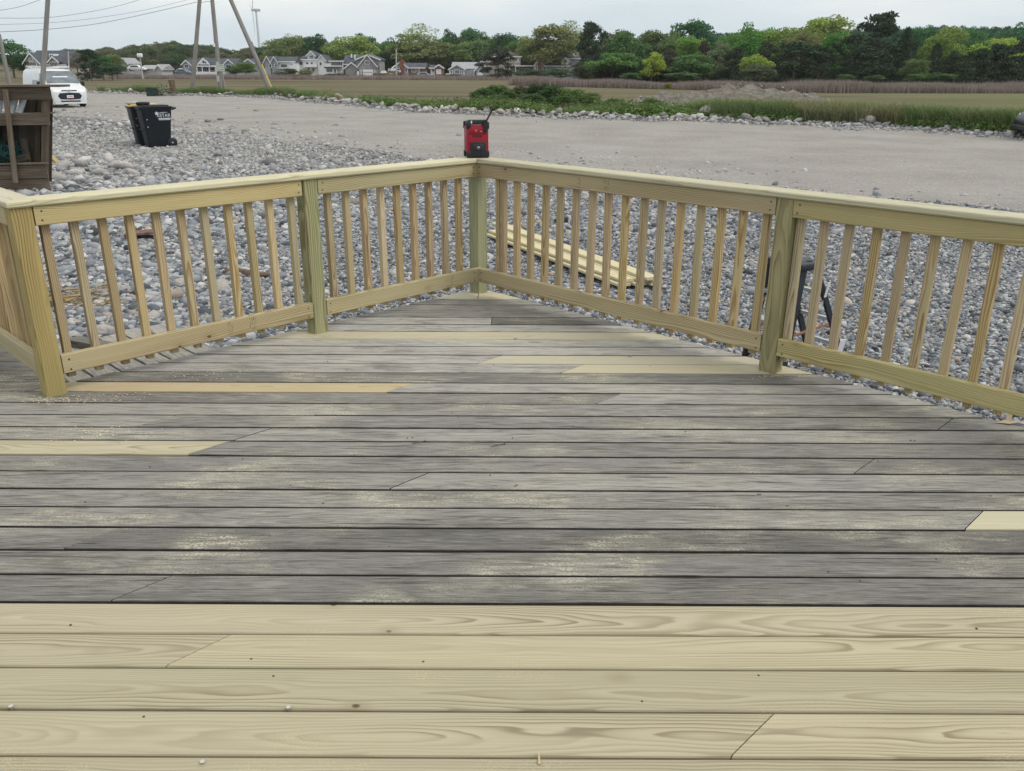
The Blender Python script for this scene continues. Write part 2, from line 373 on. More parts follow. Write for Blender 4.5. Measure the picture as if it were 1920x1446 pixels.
grit = t.mix(t.smooth(vo.outputs['Distance'], 0.55, 0.35, 0.0, 0.75), grit, stones)
sy_ = t.n('ShaderNodeSeparateXYZ', {0: p})
marsh_v = t.noise(t.scaled(p, (0.020, 0.11, 1.0)), 1.0, 5.0, 0.62)
marsh = t.ramp(marsh_v, [(0.30, (0.075, 0.062, 0.044)), (0.42, (0.125, 0.105, 0.066)), (0.52, (0.15, 0.135, 0.078)), (0.64, (0.13, 0.132, 0.066)), (0.78, (0.20, 0.175, 0.12))])
marsh = t.mix(t.smooth(n3, 0.3, 0.8, 0.0, 0.4), marsh, (0.07, 0.062, 0.04))
marsh = t.mix(t.smooth(sy_.outputs[0], 5.0, 55.0, 0.0, 0.75), marsh, t.mix(t.smooth(marsh_v, 0.35, 0.65), (0.115, 0.125, 0.055), (0.15, 0.155, 0.075)))
creek = t.smooth(t.noise(t.scaled(p, (0.012, 0.075, 1.0)), 1.0, 3.0, 0.5), 0.60, 0.635)
marsh = t.mix(t.math('MULTIPLY', creek, 0.8), marsh, (0.035, 0.030, 0.024))
turf = t.mix(t.smooth(n3, 0.35, 0.65), (0.06, 0.075, 0.03), (0.13, 0.12, 0.07))
mnd = t.mix(t.smooth(t.noise(p, 3.0, 5.0, 0.7), 0.35, 0.7), (0.10, 0.092, 0.078), (0.225, 0.21, 0.185))
c = t.mix(zs.outputs[0], marsh, grit)
c = t.mix(zs.outputs[1], c, turf)
c = t.mix(zs.outputs[2], c, mnd)
ground_mat = t.done(c, 0.95, t.bump(t.math('ADD', n1, t.math('MULTIPLY', vo.outputs['Distance'], -1.0)), 0.5, 0.03), spec=0.1)
xs = spaced(-1900, 1900, -34, 34, 0.8); ys = spaced(-60, 2050, 2, 72, 0.8)
gv, gf = grid(xs, ys, height)
gme = np_mesh('ground', gv, gf, ground_mat)
gd = gv[:, 1]-far_edge(gv[:, 0])
zone = np.zeros((len(gv), 4), np.float32); zone[:, 3] = 1
zone[:, 0] = 1-sst(3.0, 9.0, gd)
zone[:, 1] = sst(0.6, 1.6, gd)*(1-sst(7, 14, gd))*0.9
for mx_, my_, sx, sy, mh in MOUNDS:
    zone[:, 2] = np.maximum(zone[:, 2], np.exp(-(np.abs((gv[:, 0]-mx_)/(sx*1.05))**4+np.abs((gv[:, 1]-my_)/(sy*1.1))**4)))
at_ = gme.attributes.new('zone', 'FLOAT_COLOR', 'POINT'); at_.data.foreach_set('color', zone.ravel())
ground = link('ground', gme); tag(ground, 'grey shingle beach running out into flat olive salt marsh', None, None, 'structure')

# dirt road
t = NT('packed_dirt'); p = t.pos()
a1 = t.noise(p, 0.5, 5.0, 0.6); a2 = t.noise(p, 9.0, 5.0, 0.7); a3 = t.noise(p, 70.0, 3.0, 0.7)
c = t.ramp(a1, [(0.3, (0.245, 0.232, 0.214)), (0.5, (0.29, 0.276, 0.257)), (0.7, (0.33, 0.318, 0.30))])
c = t.mix(t.smooth(a2, 0.55, 0.75, 0.0, 0.35), c, (0.24, 0.225, 0.205))
c = t.mix(t.smooth(a3, 0.56, 0.68, 0.0, 0.8), c, (0.44, 0.43, 0.41))
c = t.mix(t.smooth(a3, 0.40, 0.30, 0.0, 0.7), c, (0.17, 0.155, 0.14))
vr = t.n('ShaderNodeTexVoronoi', {'Vector': p, 'Scale': 16.0}); vrc = t.n('ShaderNodeSeparateColor', {0: vr.outputs['Color']}).outputs[0]
sel = t.math('MULTIPLY', t.math('GREATER_THAN', vrc, 0.62), t.smooth(vr.outputs['Distance'], 0.42, 0.30))
c = t.mix(t.math('MULTIPLY', sel, 0.8), c, t.ramp(t.math('FRACT', t.math('MULTIPLY', vrc, 37.0)), [(0.0, (0.14, 0.14, 0.145)), (0.6, (0.33, 0.33, 0.33)), (1.0, (0.52, 0.50, 0.47))]))
lane = t.n('ShaderNodeAttribute', attribute_name='lane').outputs['Fac']
lw = t.math('ADD', lane, t.math('MULTIPLY', t.math('SUBTRACT', t.noise(p, 0.18, 2.0), 0.5), 0.10))
trk = t.math('MAXIMUM', t.math('MAXIMUM', t.smooth(t.math('ABSOLUTE', t.math('SUBTRACT', lw, 0.36)), 0.045, 0.01), t.smooth(t.math('ABSOLUTE', t.math('SUBTRACT', lw, 0.50)), 0.045, 0.01)), t.math('MAXIMUM', t.smooth(t.math('ABSOLUTE', t.math('SUBTRACT', lw, 0.66)), 0.04, 0.01), t.smooth(t.math('ABSOLUTE', t.math('SUBTRACT', lw, 0.80)), 0.04, 0.01)))
c = t.mix(t.math('MULTIPLY', trk, t.smooth(a2, 0.35, 0.75, 0.0, 0.38)), c, (0.365, 0.35, 0.325))
road_mat = t.done(c, 0.95, t.bump(t.math('ADD', t.math('ADD', a2, a3), t.math('MULTIPLY', sel, 1.5)), 0.55, 0.02), spec=0.1)
rx = np.arange(-150, 60.1, 0.5); rows = 28
rv = []
for j in range(rows+1):
    k = j/rows
    lo = near_edge(rx)+0.8*wobble(rx*1.3, rx*0.9+3); hi = far_edge(rx)-0.15+0.25*wobble(rx*2.1, rx)
    yy = lo*(1-k)+hi*k
    rut = -0.035*np.exp(-((k-0.45)/0.05)**2)-0.03*np.exp(-((k-0.62)/0.05)**2)
    rv.append(np.stack([rx, yy, height(rx, yy)+(0.014 if 0 < j < rows else -0.03)+rut*0], 1))
rv = np.concatenate(rv); n = len(rx); ii = np.arange(n-1)[None, :]+np.arange(rows)[:, None]*n
rme = np_mesh('road', rv, np.stack([ii, ii+1, ii+1+n, ii+n], -1).reshape(-1, 4), road_mat)
ra = rme.attributes.new('lane', 'FLOAT', 'POINT'); ra.data.foreach_set('value', np.repeat(np.arange(rows+1)/rows, n).astype(np.float32))
road = link('road', rme)
tag(road, 'pale packed dirt road curving between shingle and marsh', None, None, 'structure')

# ------------------------------------------------------------------ scatter by geometry nodes (uncountable masses only)
def scatter(name, pts, scl, rot, idx, protos, parent=None, label=None):
    col = bpy.data.collections.new(name+'_kinds')
    for k, me in enumerate(protos):
        o = bpy.data.objects.new('%s_kind_%02d' % (name, k), me); col.objects.link(o)
    me = bpy.data.meshes.new(name); me.vertices.add(len(pts)); me.vertices.foreach_set('co', np.asarray(pts, np.float32).ravel())
    for nm, arr in (('sc', scl), ('rt', rot)):
        a = me.attributes.new(nm, 'FLOAT_VECTOR', 'POINT'); a.data.foreach_set('vector', np.asarray(arr, np.float32).ravel())
    a = me.attributes.new('ix', 'INT', 'POINT'); a.data.foreach_set('value', np.asarray(idx, np.int32))
    me.update()
    o = link(name, me, parent)
    ng = bpy.data.node_groups.new(name+'_scatter', 'GeometryNodeTree')
    ng.interface.new_socket('Geometry', in_out='INPUT', socket_type='NodeSocketGeometry')
    ng.interface.new_socket('Geometry', in_out='OUTPUT', socket_type='NodeSocketGeometry')
    gi = ng.nodes.new('NodeGroupInput'); go = ng.nodes.new('NodeGroupOutput')
    ci = ng.nodes.new('GeometryNodeCollectionInfo'); ci.inputs['Collection'].default_value = col
    ci.inputs['Separate Children'].default_value = True; ci.inputs['Reset Children'].default_value = True
    ip = ng.nodes.new('GeometryNodeInstanceOnPoints'); ip.inputs['Pick Instance'].default_value = True
    def na(nm, dt):
        q = ng.nodes.new('GeometryNodeInputNamedAttribute'); q.data_type = dt; q.inputs['Name'].default_value = nm; return q.outputs['Attribute']
    er = ng.nodes.new('FunctionNodeEulerToRotation')
    K = ng.links.new
    K(gi.outputs[0], ip.inputs['Points']); K(ci.outputs[0], ip.inputs['Instance']); K(na('ix', 'INT'), ip.inputs['Instance Index'])
    K(na('rt', 'FLOAT_VECTOR'), er.inputs[0]); K(er.outputs[0], ip.inputs['Rotation']); K(na('sc', 'FLOAT_VECTOR'), ip.inputs['Scale'])
    K(ip.outputs[0], go.inputs[0])
    o.modifiers.new('scatter', 'NODES').node_group = ng
    return tag(o, label, None, None, 'stuff')

# pebble shapes
def pebble_mesh(name, seed, mat, sub=2, flat=0.62, rough=0.16):
    r_ = random.Random(seed); bm = bmesh.new(); bmesh.ops.create_icosphere(bm, subdivisions=sub, radius=1.0)
    dirs = [(Vector((r_.gauss(0, 1), r_.gauss(0, 1), r_.gauss(0, 1))).normalized(), r_.uniform(-rough, rough)*1.6) for _ in range(9)]
    ax = (r_.uniform(0.85, 1.25), r_.uniform(0.7, 0.95), flat*r_.uniform(0.8, 1.15))
    for v in bm.verts:
        k = 1+sum(a*max(0, v.co.normalized().dot(d))**3 for d, a in dirs); q = v.co*k
        v.co = Vector((q.x*ax[0], q.y*ax[1], q.z*ax[2]))
    return from_bm(name, bm, mat, True)
t = NT('beach_pebble'); i = t.info(); r = i.outputs['Random']; o_ = t.obj()
c = t.ramp(r, [(0.0, (0.045, 0.05, 0.057)), (0.15, (0.105, 0.118, 0.135)), (0.36, (0.19, 0.208, 0.232)), (0.60, (0.275, 0.292, 0.312)), (0.78, (0.39, 0.402, 0.412)), (0.88, (0.56, 0.56, 0.55)), (0.94, (0.32, 0.27, 0.24)), (0.975, (0.40, 0.35, 0.27)), (1.0, (0.58, 0.57, 0.55))])
c = t.mix(t.smooth(t.noise(o_, 1.8, 5.0, 0.7), 0.35, 0.7, 0.0, 0.45), c, t.mix(1.0, c, (0.55, 0.57, 0.6), 'MULTIPLY'))
c = t.mix(t.smooth(t.noise(o_, 9.0, 3.0, 0.7), 0.55, 0.75, 0.0, 0.3), c, (0.55, 0.55, 0.54))
# road dust whitens the stones away from the deck
sp = t.n('ShaderNodeSeparateXYZ', {0: t.pos()})
c = t.mix(t.smooth(sp.outputs[1], 11.0, 22.0, 0.0, 0.38), c, (0.42, 0.405, 0.375))
M['pebble'] = t.done(c, 0.78, t.bump(t.noise(o_, 6.0, 4.0), 0.2, 0.05), spec=0.3)
t = NT('pale_rock'); i = t.info(); r = i.outputs['Random']; o_ = t.obj()
c = t.ramp(r, [(0.0, (0.26, 0.25, 0.24)), (0.4, (0.40, 0.385, 0.36)), (0.7, (0.52, 0.505, 0.48)), (0.9, (0.45, 0.42, 0.395)), (1.0, (0.62, 0.61, 0.59))])
c = t.mix(t.smooth(t.noise(o_, 2.2, 6.0, 0.7), 0.35, 0.7, 0.0, 0.5), c, t.mix(1.0, c, (0.6, 0.58, 0.56), 'MULTIPLY'))
M['rock'] = t.done(c, 0.85, t.bump(t.noise(o_, 3.0, 6.0, 0.7), 0.5, 0.15), spec=0.2)
PEB = [pebble_mesh('pebble_%d' % k, 100+k, M['pebble'], 2, 0.55+0.1*(k % 3)) for k in range(8)]
PEB_LO = [pebble_mesh('pebble_lo_%d' % k, 200+k, M['pebble'], 1, 0.6) for k in range(6)]
ROCKS = [pebble_mesh('rock_%d' % k, 300+k, M['rock'], 2, 0.72, 0.42) for k in range(8)]

# ------------------------------------------------------------------ deck geometry
QX, QY = -0.2377, 5.6786            # inner corner of the two railings
SQ = math.sqrt(0.5)
L1, L2, R1, R2 = 1.2929, 2.7569, 2.2244, 4.42
DL = Vector((-SQ, -SQ, 0)); DR = Vector((SQ, -SQ, 0)); NL = Vector((-SQ, SQ, 0)); NR = Vector((SQ, SQ, 0))
Q = Vector((QX, QY, 0)); EDGE = 0.155
AX, AY = QX, QY+EDGE*math.sqrt(2)   # outer deck corner
P2 = Q+DL*L2                         # inner corner of the left post
def in_deck(x, y, m=0.0):
    "inside the deck outline (grown by m), numpy arrays"
    u = (x-AX)*SQ+(y-AY)*SQ         # distance beyond right edge
    w = -(x-AX)*SQ+(y-AY)*SQ        # beyond left edge
    main = (u < m) & (w < m)
    k = (x-P2.x)*(-SQ)+(y-P2.y)*(-SQ)  # beyond the side railing, towards its deck
    side = (k > -EDGE-m)
    return (u < m) & ((w < m) | side)
def in_view(x, y, mg=0.12):
    "inside the camera's horizontal field, with a margin for a step to the side"
    return np.abs(x)/np.maximum(y, 0.1) < 0.60*(1+mg)+0.9/np.maximum(y, 1)

deck = bpy.data.objects.new('deck', None); C.objects.link(deck); tag(deck, 'timber deck of weathered grey and fresh yellow boards', None, None, 'structure')
EDGE_Y = [5.7596, 5.5912, 5.4477, 5.2966, 5.1432, 4.9884, 4.8407, 4.6863, 4.5493, 4.4008, 4.2555, 4.112, 3.96, 3.8233, 3.6826, 3.5355, 3.396, 3.2549, 3.1099, 2.9658, 2.8203, 2.6809, 2.5389, 2.3932, 2.2527, 2.1064, 1.9628, 1.8201, 1.664, 1.516]
while EDGE_Y[-1] > -0.9: EDGE_Y.append(EDGE_Y[-1]-0.1475)
TH = 0.038
def plank(y0, y1, xl, xr, mat, col=(1, 1, 1), parent=None, gap=0.009):
    "one board between y0 < y1; xl and xr are functions of y giving its two cut ends"
    yc = (y0+y1)/2; hw = (y1-y0)/2-gap/2; b = 0.0028 if gap > .009 else 0.005
    sec = [(-hw, -TH+b), (-hw+b, -TH), (hw-b, -TH), (hw, -TH+b), (hw, -b*1.2), (hw-b*0.4, -b*0.4), (hw-b*1.3, 0), (-hw+b*1.3, 0), (-hw+b*0.4, -b*0.4), (-hw, -b*1.2)]
    xc = (xl(yc)+xr(yc))/2; n = len(sec)
    nx = 2
    dz = random.uniform(-0.0012, 0.0012)
    v = [(xl(yc+y)-xc, y, z) for y, z in sec]+[(xr(yc+y)-xc, y, z) for y, z in sec]
    f = [tuple(range(n)), tuple(range(2*n-1, n-1, -1))]+[(k, k+n, (k+1) % n+n, (k+1) % n) for k in range(n)]
    if xr(yc)-xl(yc) < 0.02: return None
    me = mesh('plank', v, f, mat)
    bm = bmesh.new(); bm.from_mesh(me); bmesh.ops.recalc_face_normals(bm, faces=bm.faces); bm.to_mesh(me); bm.free()
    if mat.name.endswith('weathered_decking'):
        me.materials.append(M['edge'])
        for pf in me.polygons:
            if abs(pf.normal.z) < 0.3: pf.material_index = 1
    o = link('plank', me, parent or deck, (xc, yc, dz)); o.color = (*col, 1); return o
rgt = lambda y: AX+(AY-y)
lft = lambda y: AX-(AY-y)
side = lambda y: P2.x-(y-P2.y)+EDGE*math.sqrt(2)      # edge of the deck under the side railing
def cut(px, py, lean=1):
    "a 45 degree joint through the photographed point, leaning away to the right"
    w_ = on_z(px, py, 0); return lambda y, w_=w_: w_.x+lean*(y-w_.y)
def sq_cut(px, py):
    w_ = on_z(px, py, 0); return lambda y, w_=w_: w_.x
XMIN = -6.5
G, GP, NEW, PAL, ORA = 'grey', 'grey_pale', 'deck_new', 'deck_pale', 'deck_orange'
# row -> list of (material, colour factor) with joints between
ROWS = {
 0: [(PAL, 1.0), (lambda y: QX, None), (PAL, 1.02)], 1: [(GP, 0.82)], 2: [(GP, 0.8)], 3: [(GP, 0.92)],
 4: [(GP, 1.3), (sq_cut(922, 601), None), (G, 0.72)], 5: [(GP, 1.25)], 6: [(PAL, 0.92)], 7: [(GP, 1.4)], 8: [(GP, 1.35)],
 9: [(GP, 1.25), (cut(917, 674), None), (PAL, 1.0)], 10: [(GP, 1.2), (cut(1072, 691.5), None), (PAL, 1.02)], 11: [(G, 0.82)],
 12: [(ORA, 1.0), (cut(754, 726), None), (GP, 1.0)], 13: [(G, 0.9), (cut(1141, 748), None), (GP, 1.0)], 14: [(GP, 0.85), (cut(627, 766), None), (G, 1.02)],
 15: [(GP, 0.85), (cut(309, 785), None), (G, 1.02), (cut(1766, 800), None), (GP, 0.85)], 16: [(GP, 0.9), (cut(477, 813), None), (GP, 0.92)],
 17: [(NEW, 1.08), (cut(391, 840), None), (G, 1.0)], 18: [(G, 0.88), (cut(1617, 876), None), (G, 0.95)], 19: [(GP, 0.82), (cut(766, 902), None), (GP, 0.85)],
 20: [(G, 1.0)], 21: [(G, 0.98), (cut(1824, 978), None), (PAL, 0.95)], 22: [(G, 0.88), (cut(168, 1011), None), (G, 0.70)], 23: [(G, 0.76)], 24: [(G, 0.82), (cut(260, 1105), None), (G, 0.76)],
 25: [(NEW, 1.0)], 26: [(NEW, 0.97), (cut(368, 1221), None), (NEW, 1.0)], 27: [(NEW, 0.93)], 28: [(NEW, 0.97), (cut(1408, 1381), None), (NEW, 1.03)],
}
def row_planks(k, y1, y0, spec):
    yc = (y0+y1)/2
    left = lft if y0 > P2.y-0.02 else None
    ends = [e_[0] for e_ in spec if e_[1] is None]; mats = [e_ for e_ in spec if e_[1] is not None]
    lefts = [left or (lambda y: XMIN)]+ends; rights = ends+[rgt]
    for q, (mt, cf) in enumerate(mats):
        g_ = 0.0022 if q > 0 else 0; g2 = 0.0022 if q < len(mats)-1 else 0
        xl = (lambda y, a=lefts[q], g_=g_: a(y)+g_); xr = (lambda y, a=rights[q], g2=g2: a(y)-g2)
        if xr(yc) > 6.5: xr = lambda y: 6.5
        plank(y0, y1, xl, xr, M[mt], (cf, cf, cf), None, random.uniform(.012, .016) if k < 24 else (.014 if k == 24 else .0085))
for k in range(len(EDGE_Y)-1):
    row_planks(k, EDGE_Y[k], EDGE_Y[k+1], ROWS.get(k, [(NEW, random.uniform(0.92, 1.02))]))
plank(EDGE_Y[0], AY-0.004, lft, rgt, M[PAL], (1.0, 1.0, 1.0))
# boards on the deck's side arm, left of the side railing
for k in range(len(EDGE_Y)-1):
    y1, y0 = EDGE_Y[k], EDGE_Y[k+1]
    if y0 > P2.y-0.02:
        plank(y0, y1, lambda y: XMIN, side, M[G], (0.9, 0.9, 0.9))
yy = EDGE_Y[0]
for k in range(8):
    plank(yy, yy+0.1445, lambda y: XMIN, side, M[G], (0.9, 0.9, 0.9)); yy += 0.1445
# rim joists and joists under the boards
def member(name, p0, p1, wid, hgt, mat, parent, up=Vector((0, 0, 1)), b=0.003, col=(1, 1, 1), cut0=0.0, cut1=0.0, cache={}):
    "a sawn timber from p0 to p1 (centre line); wid across, hgt along up; cut0/cut1 = end mitre (shift in length per metre across)"
    p0 = Vector(p0); p1 = Vector(p1); d = (p1-p0); ln = d.length; d = d.normalized()
    z = (up-d*up.dot(d)).normalized(); y = z.cross(d)
    key = (name, round(ln, 4), wid, hgt, mat.name, cut0, cut1, b)
    me = cache.get(key)
    if me is None:
        w2, h2 = wid/2, hgt/2
        sec = [(-w2, -h2+b), (-w2+b, -h2), (w2-b, -h2), (w2, -h2+b), (w2, h2-b), (w2-b*0.35, h2-b*0.35), (w2-b, h2), (-w2+b, h2), (-w2+b*0.35, h2-b*0.35), (-w2, h2-b)]
        n = len(sec)
        v = [(-ln/2+cut0*yy_, yy_, zz_) for yy_, zz_ in sec]+[(ln/2+cut1*yy_, yy_, zz_) for yy_, zz_ in sec]
        f = [tuple(range(n)), tuple(range(2*n-1, n-1, -1))]+[(k, k+n, (k+1) % n+n, (k+1) % n) for k in range(n)]
        me = mesh(name, v, f, mat)
        bm = bmesh.new(); bm.from_mesh(me); bmesh.ops.recalc_face_normals(bm, faces=bm.faces); bm.to_mesh(me); bm.free()
        cache[key] = me
    o = link(name, me, parent)
    mt = Matrix.Identity(4)
    for k in range(3): mt[k][0], mt[k][1], mt[k][2], mt[k][3] = d[k], y[k], z[k], (p0[k]+p1[k])/2
    o.matrix_local = mt; o.color = (*col, 1); return o
zj = -TH-0.004-0.09
A0 = Vector((AX, AY, zj))
member('rim_joist', A0+DR*0.02-NR*0.05, A0+DR*6.0-NR*0.05, 0.038, 0.18, M['grey_plain'], deck)
member('rim_joist', A0+DL*0.02-NL*0.05, A0+DL*(L2+0.2)-NL*0.05, 0.038, 0.18, M['grey_plain'], deck)
P2e = P2+DL*(-EDGE); P2e.z = zj
member('rim_joist', P2e+NL*0.2+DL*0.05, P2e+NL*4.5+DL*0.05, 0.038, 0.18, M['grey_plain'], deck)
for k in range(12):
    s_ = 0.45+k*0.42
    a_ = A0+DR*s_-NR*0.09; b_ = a_-NR*min(5.0, s_*1.0+2.6)
    member('joist', a_, b_, 0.038, 0.18, M['grey_plain'], deck)

# ------------------------------------------------------------------ railing
rail = thing('deck_railing', 'new yellow-green timber railing with square balusters around the deck corner', 'railing')
HC, CT = 0.884, 0.030               # underside and thickness of the cap board
RW = 0.038
def run(dirv, nrm, s0, s1, z0, z1, name='rail', gap0=0.0, gap1=0.0, col=(1, 1, 1), mat='rail'):
    o0 = Q+nrm*(RW/2)+Vector((0, 0, (z0+z1)/2))
    return member(name, o0+dirv*(s0+gap0), o0+dirv*(s1-gap1), RW, z1-z0, M[mat], rail, b=0.004, col=col)
PW = 0.089
TR0, TR1, BR0, BR1 = 0.797, HC-0.001, 0.098, 0.190
run(DL, NL, -RW+0.001, L1-PW, TR0, TR1, 'top_rail', 0, 0.002, (1, .98, .95)); run(DL, NL, L1, L2-PW, TR0, TR1, 'top_rail', 0.014, 0.004, (1.02, 1.0, .92))
run(DL, NL, -RW+0.001, L1-PW, BR0, BR1, 'bottom_rail', 0, 0.003); run(DL, NL, L1, L2-PW, BR0, BR1, 'bottom_rail', 0.003, 0.003, (1.08, 1.04, 1.0))
run(DR, NR, 0.0, R1-PW, TR0, TR1, 'top_rail', 0, 0.002, (0.95, .93, .95)); run(DR, NR, R1, R2-PW, TR0, TR1, 'top_rail', 0.002, 0.002, (.88, .88, .86))
run(DR, NR, 0.0, R1-PW, BR0, BR1, 'bottom_rail', 0, 0.003, (1, .96, .95)); run(DR, NR, R1, R2-PW, BR0, BR1, 'bottom_rail', 0.003, 0.002, (.95, .97, .9))
def post(centre, h, col=(1, 1, 1), face=DL):
    return member('post', centre, centre+Vector((0, 0, h)), PW, PW, M['post'], rail, up=face, b=0.005, col=col)
post(Q+NL*(RW+PW/2)+NR*(RW+PW/2), HC, (0.92, 1.0, 0.95))
post(Q+DL*(L1-PW/2)+NL*PW/2, HC, (0.95, 1.02, .95)); post(Q+DL*(L2-PW/2)+NL*PW/2, HC, (1.0, .86, .66))
post(Q+DR*(R1-PW/2)+NR*PW/2, HC, (0.95, 0.97, .9)); post(Q+DR*(R2-PW/2)+NR*PW/2, HC)
BL = [0.116, 0.238, 0.367, 0.491, 0.616, 0.739, 0.862, 0.987, 1.111, 1.351, 1.484, 1.607, 1.725, 1.857, 1.98, 2.107, 2.237, 2.363, 2.491, 2.619]
BRs = [0.053+0.09, 0.192, 0.314, 0.437, 0.564, 0.685, 0.81, 0.938, 1.059, 1.183, 1.311, 1.432, 1.555, 1.682, 1.807, 1.931, 2.065, 2.247, 2.365, 2.488, 2.619, 2.746, 2.873, 3.004, 3.128, 3.254, 3.38, 3.506, 3.632, 3.758, 3.884, 4.01, 4.136, 4.25]
BW = 0.036
def balusters(dirv, nrm, ss, base):
    for s_ in ss:
        q = base+dirv*s_+nrm*(RW+BW/2+0.001)
        k = random.uniform(0.86, 1.12); w_ = random.uniform(-0.05, 0.05)
        up = dirv if random.random() < .5 else nrm
        tl = Vector((random.gauss(0, .0012), random.gauss(0, .0012), 0))
        member('baluster', q+Vector((0, 0, 0.066))-tl, q+Vector((0, 0, HC-0.003))+tl, BW, BW, M['baluster'], rail, up=up, b=0.002, col=(k*(1+w_), k, k*(1-w_)))
balusters(DL, NL, BL, Q)
balusters(DR, NR, BRs[1:], Q)
balusters(DR, NR, [0.150], Q-NR*0.0)
# side railing, running away to the left from the end post
def run2(s0, s1, z0, z1, name):
    o0 = P2+DL*(-RW/2)+Vector((0, 0, (z0+z1)/2))
    member(name, o0+NL*s0, o0+NL*s1, RW, z1-z0, M['rail'], rail, b=0.004)
run2(PW, 2.2, TR0, TR1, 'top_rail'); run2(PW, 2.2, BR0, BR1, 'bottom_rail')
post(P2+NL*(2.2+PW/2)-DL*PW/2, HC)
for k in range(16):
    q = P2+NL*(PW+0.075+k*0.127)-DL*(RW+BW/2+0.001)
    member('baluster', q+Vector((0, 0, 0.052)), q+Vector((0, 0, HC-0.003)), BW, BW, M['baluster'], rail, up=NL, b=0.002, col=(random.uniform(.88, 1.08),)*3)
# cap boards, mitred at both corners
CI, CO = -0.016, 0.124              # inner and outer edge of the cap, from the railing's inner plane
cw = CO-CI; cm = (CI+CO)/2
zc = HC+CT/2
def cap(p0, p1, c0, c1, col):
    member('cap_board', p0, p1, cw, CT, M['cap'], rail, b=0.007, col=col, cut0=c0, cut1=c1)
zv = Vector((0, 0, zc))
# member's local y = up x dir; for DR: y = z x DR = NR ; for DL: y = z x DL = -NL
cap(Q+NR*cm-DR*cm+zv+DR*0.0006, Q+NR*cm+DR*R2+zv, -1.0, 0.0, (0.97, 0.97, 0.95))
cap(Q+NL*cm-DL*cm+zv+DL*0.0006, Q+NL*cm+DL*(L2-cm)+zv-DL*0.0006, 1.0, 1.0, (1.0, 1.0, 0.98))
# side cap: inner edge faces DL, so its centre line lies at -DL*cm
cap(P2-DL*cm+NL*cm+zv+NL*0.0006, P2-DL*cm+NL*2.4+zv, -1.0, 0.0, (1.04, 1.03, 1.04))
# ink stamps on the rails (illegible mill marks) and screw heads
ink = plain('mill_ink', (0.05, 0.045, 0.035), 0.8)
screw_mat = plain('screw_head', (0.10, 0.085, 0.06), 0.5, 0.6)
def stamp(dirv, nrm, s, z, rows, seed, h=0.03):
    r_ = random.Random(seed); mb = MB()
    for a in range(rows):
        zz_ = -h
        while zz_ < h:
            k = r_.uniform(0.002, 0.006)
            if r_.random() < .6:
                q = Q+dirv*(s+a*0.011)-nrm*0.0006+Vector((0, 0, z+zz_))
                Mx = Matrix((tuple(dirv)+(0,), tuple(nrm)+(0,), (0, 0, 1, 0), (0, 0, 0, 1))).transposed()
                Mx.translation = q
                mb.box(0, r_.uniform(0.002, 0.0045), 0, 0.0005, 0, k, Mx)
            zz_ += k+0.003
    if mb.v: mb.build('mill_stamp', ink, rail)
for (dv, nr_, s_, z_, rw_, sd_) in [(DL, NL, 1.80, .145, 3, 1), (DL, NL, 1.66, .145, 4, 2), (DL, NL, 0.225, .145, 2, 3), (DR, NR, 0.87, .84, 2, 4), (DR, NR, 1.06, .84, 4, 5)]:
    stamp(dv, nr_, s_, z_, rw_, sd_)
scr_me = MB().lathe([(0.0045, 0), (0.0045, 0.0012), (0.002, 0.0018)], 8).build('screw', screw_mat, rail).data
for o_ in [x for x in rail.children if x.name.startswith('screw')]: bpy.data.objects.remove(o_)
for dv, nr_, lst in [(DL, NL, [L1+0.03, L1-PW-0.03, L2-PW-0.03, 0.03]), (DR, NR, [R1+0.03, R1-PW-0.03, 0.03])]:
    for s_ in lst:
        for z_ in (0.115, 0.165, 0.82, 0.86):
            q = Q+dv*(s_+random.uniform(-.006, .006))-nr_*0.0002+Vector((0, 0, z_))
            o_ = link('screw', scr_me, rail, q); o_.rotation_euler = (-nr_).to_track_quat('Z', 'Y').to_euler()

# ------------------------------------------------------------------ pebbles and stones of the beach
def beach_points(n, y0, y1, smin, smean, sig, keep, zoff=0.35):
    y = rng.uniform(y0, y1, n); x = rng.uniform(-1, 1, n)*(0.72*y+1.2)
    ok = in_view(x, y) & keep(x, y) & ~in_deck(x, y, -0.06)
    x, y = x[ok], y[ok]; k = len(x)
    s = np.maximum(smin, smean*np.exp(rng.normal(0, sig, k)))*0.5*(1+0.75*sst(-0.20, -0.42, x/y)*(y < 16))
    z = height(x, y)+s*zoff*rng.uniform(0.2, 1.0, k)
    return x, y, z, s
pts, scl, rots, ids = [], [], [], []
def put(arr, hi):
    x, y, z, s = arr; k = len(x)
    pts.append(np.stack([x, y, z], 1)); scl.append(np.stack([s, s, s], 1)*rng.uniform(0.85, 1.15, (k, 3)))
    rots.append(np.stack([rng.normal(0, .35, k), rng.normal(0, .35, k), rng.uniform(0, 6.28, k)], 1))
    ids.append(rng.integers(0, 8, k) if hi else rng.integers(8, 14, k))
def beach(x, y, soft=2.2):
    d = near_edge(x)-y+1.3*wobble(x*0.8, y*0.8)
    return rng.uniform(0, 1, len(x)) < 1/(1+np.exp(-d*soft))
put(beach_points(240000, 3.4, 10.5, 0.014, 0.025, 0.42, beach), False)
put(beach_points(200000, 10.5, 17.0, 0.018, 0.034, 0.45, beach), False)
put(beach_points(130000, 17.0, 27.0, 0.025, 0.046, 0.48, lambda x, y: beach(x, y, 1.0)), False)
put(beach_points(30000, 27.0, 50.0, 0.05, 0.115, 0.42, lambda x, y: beach(x, y, 0.5)), False)
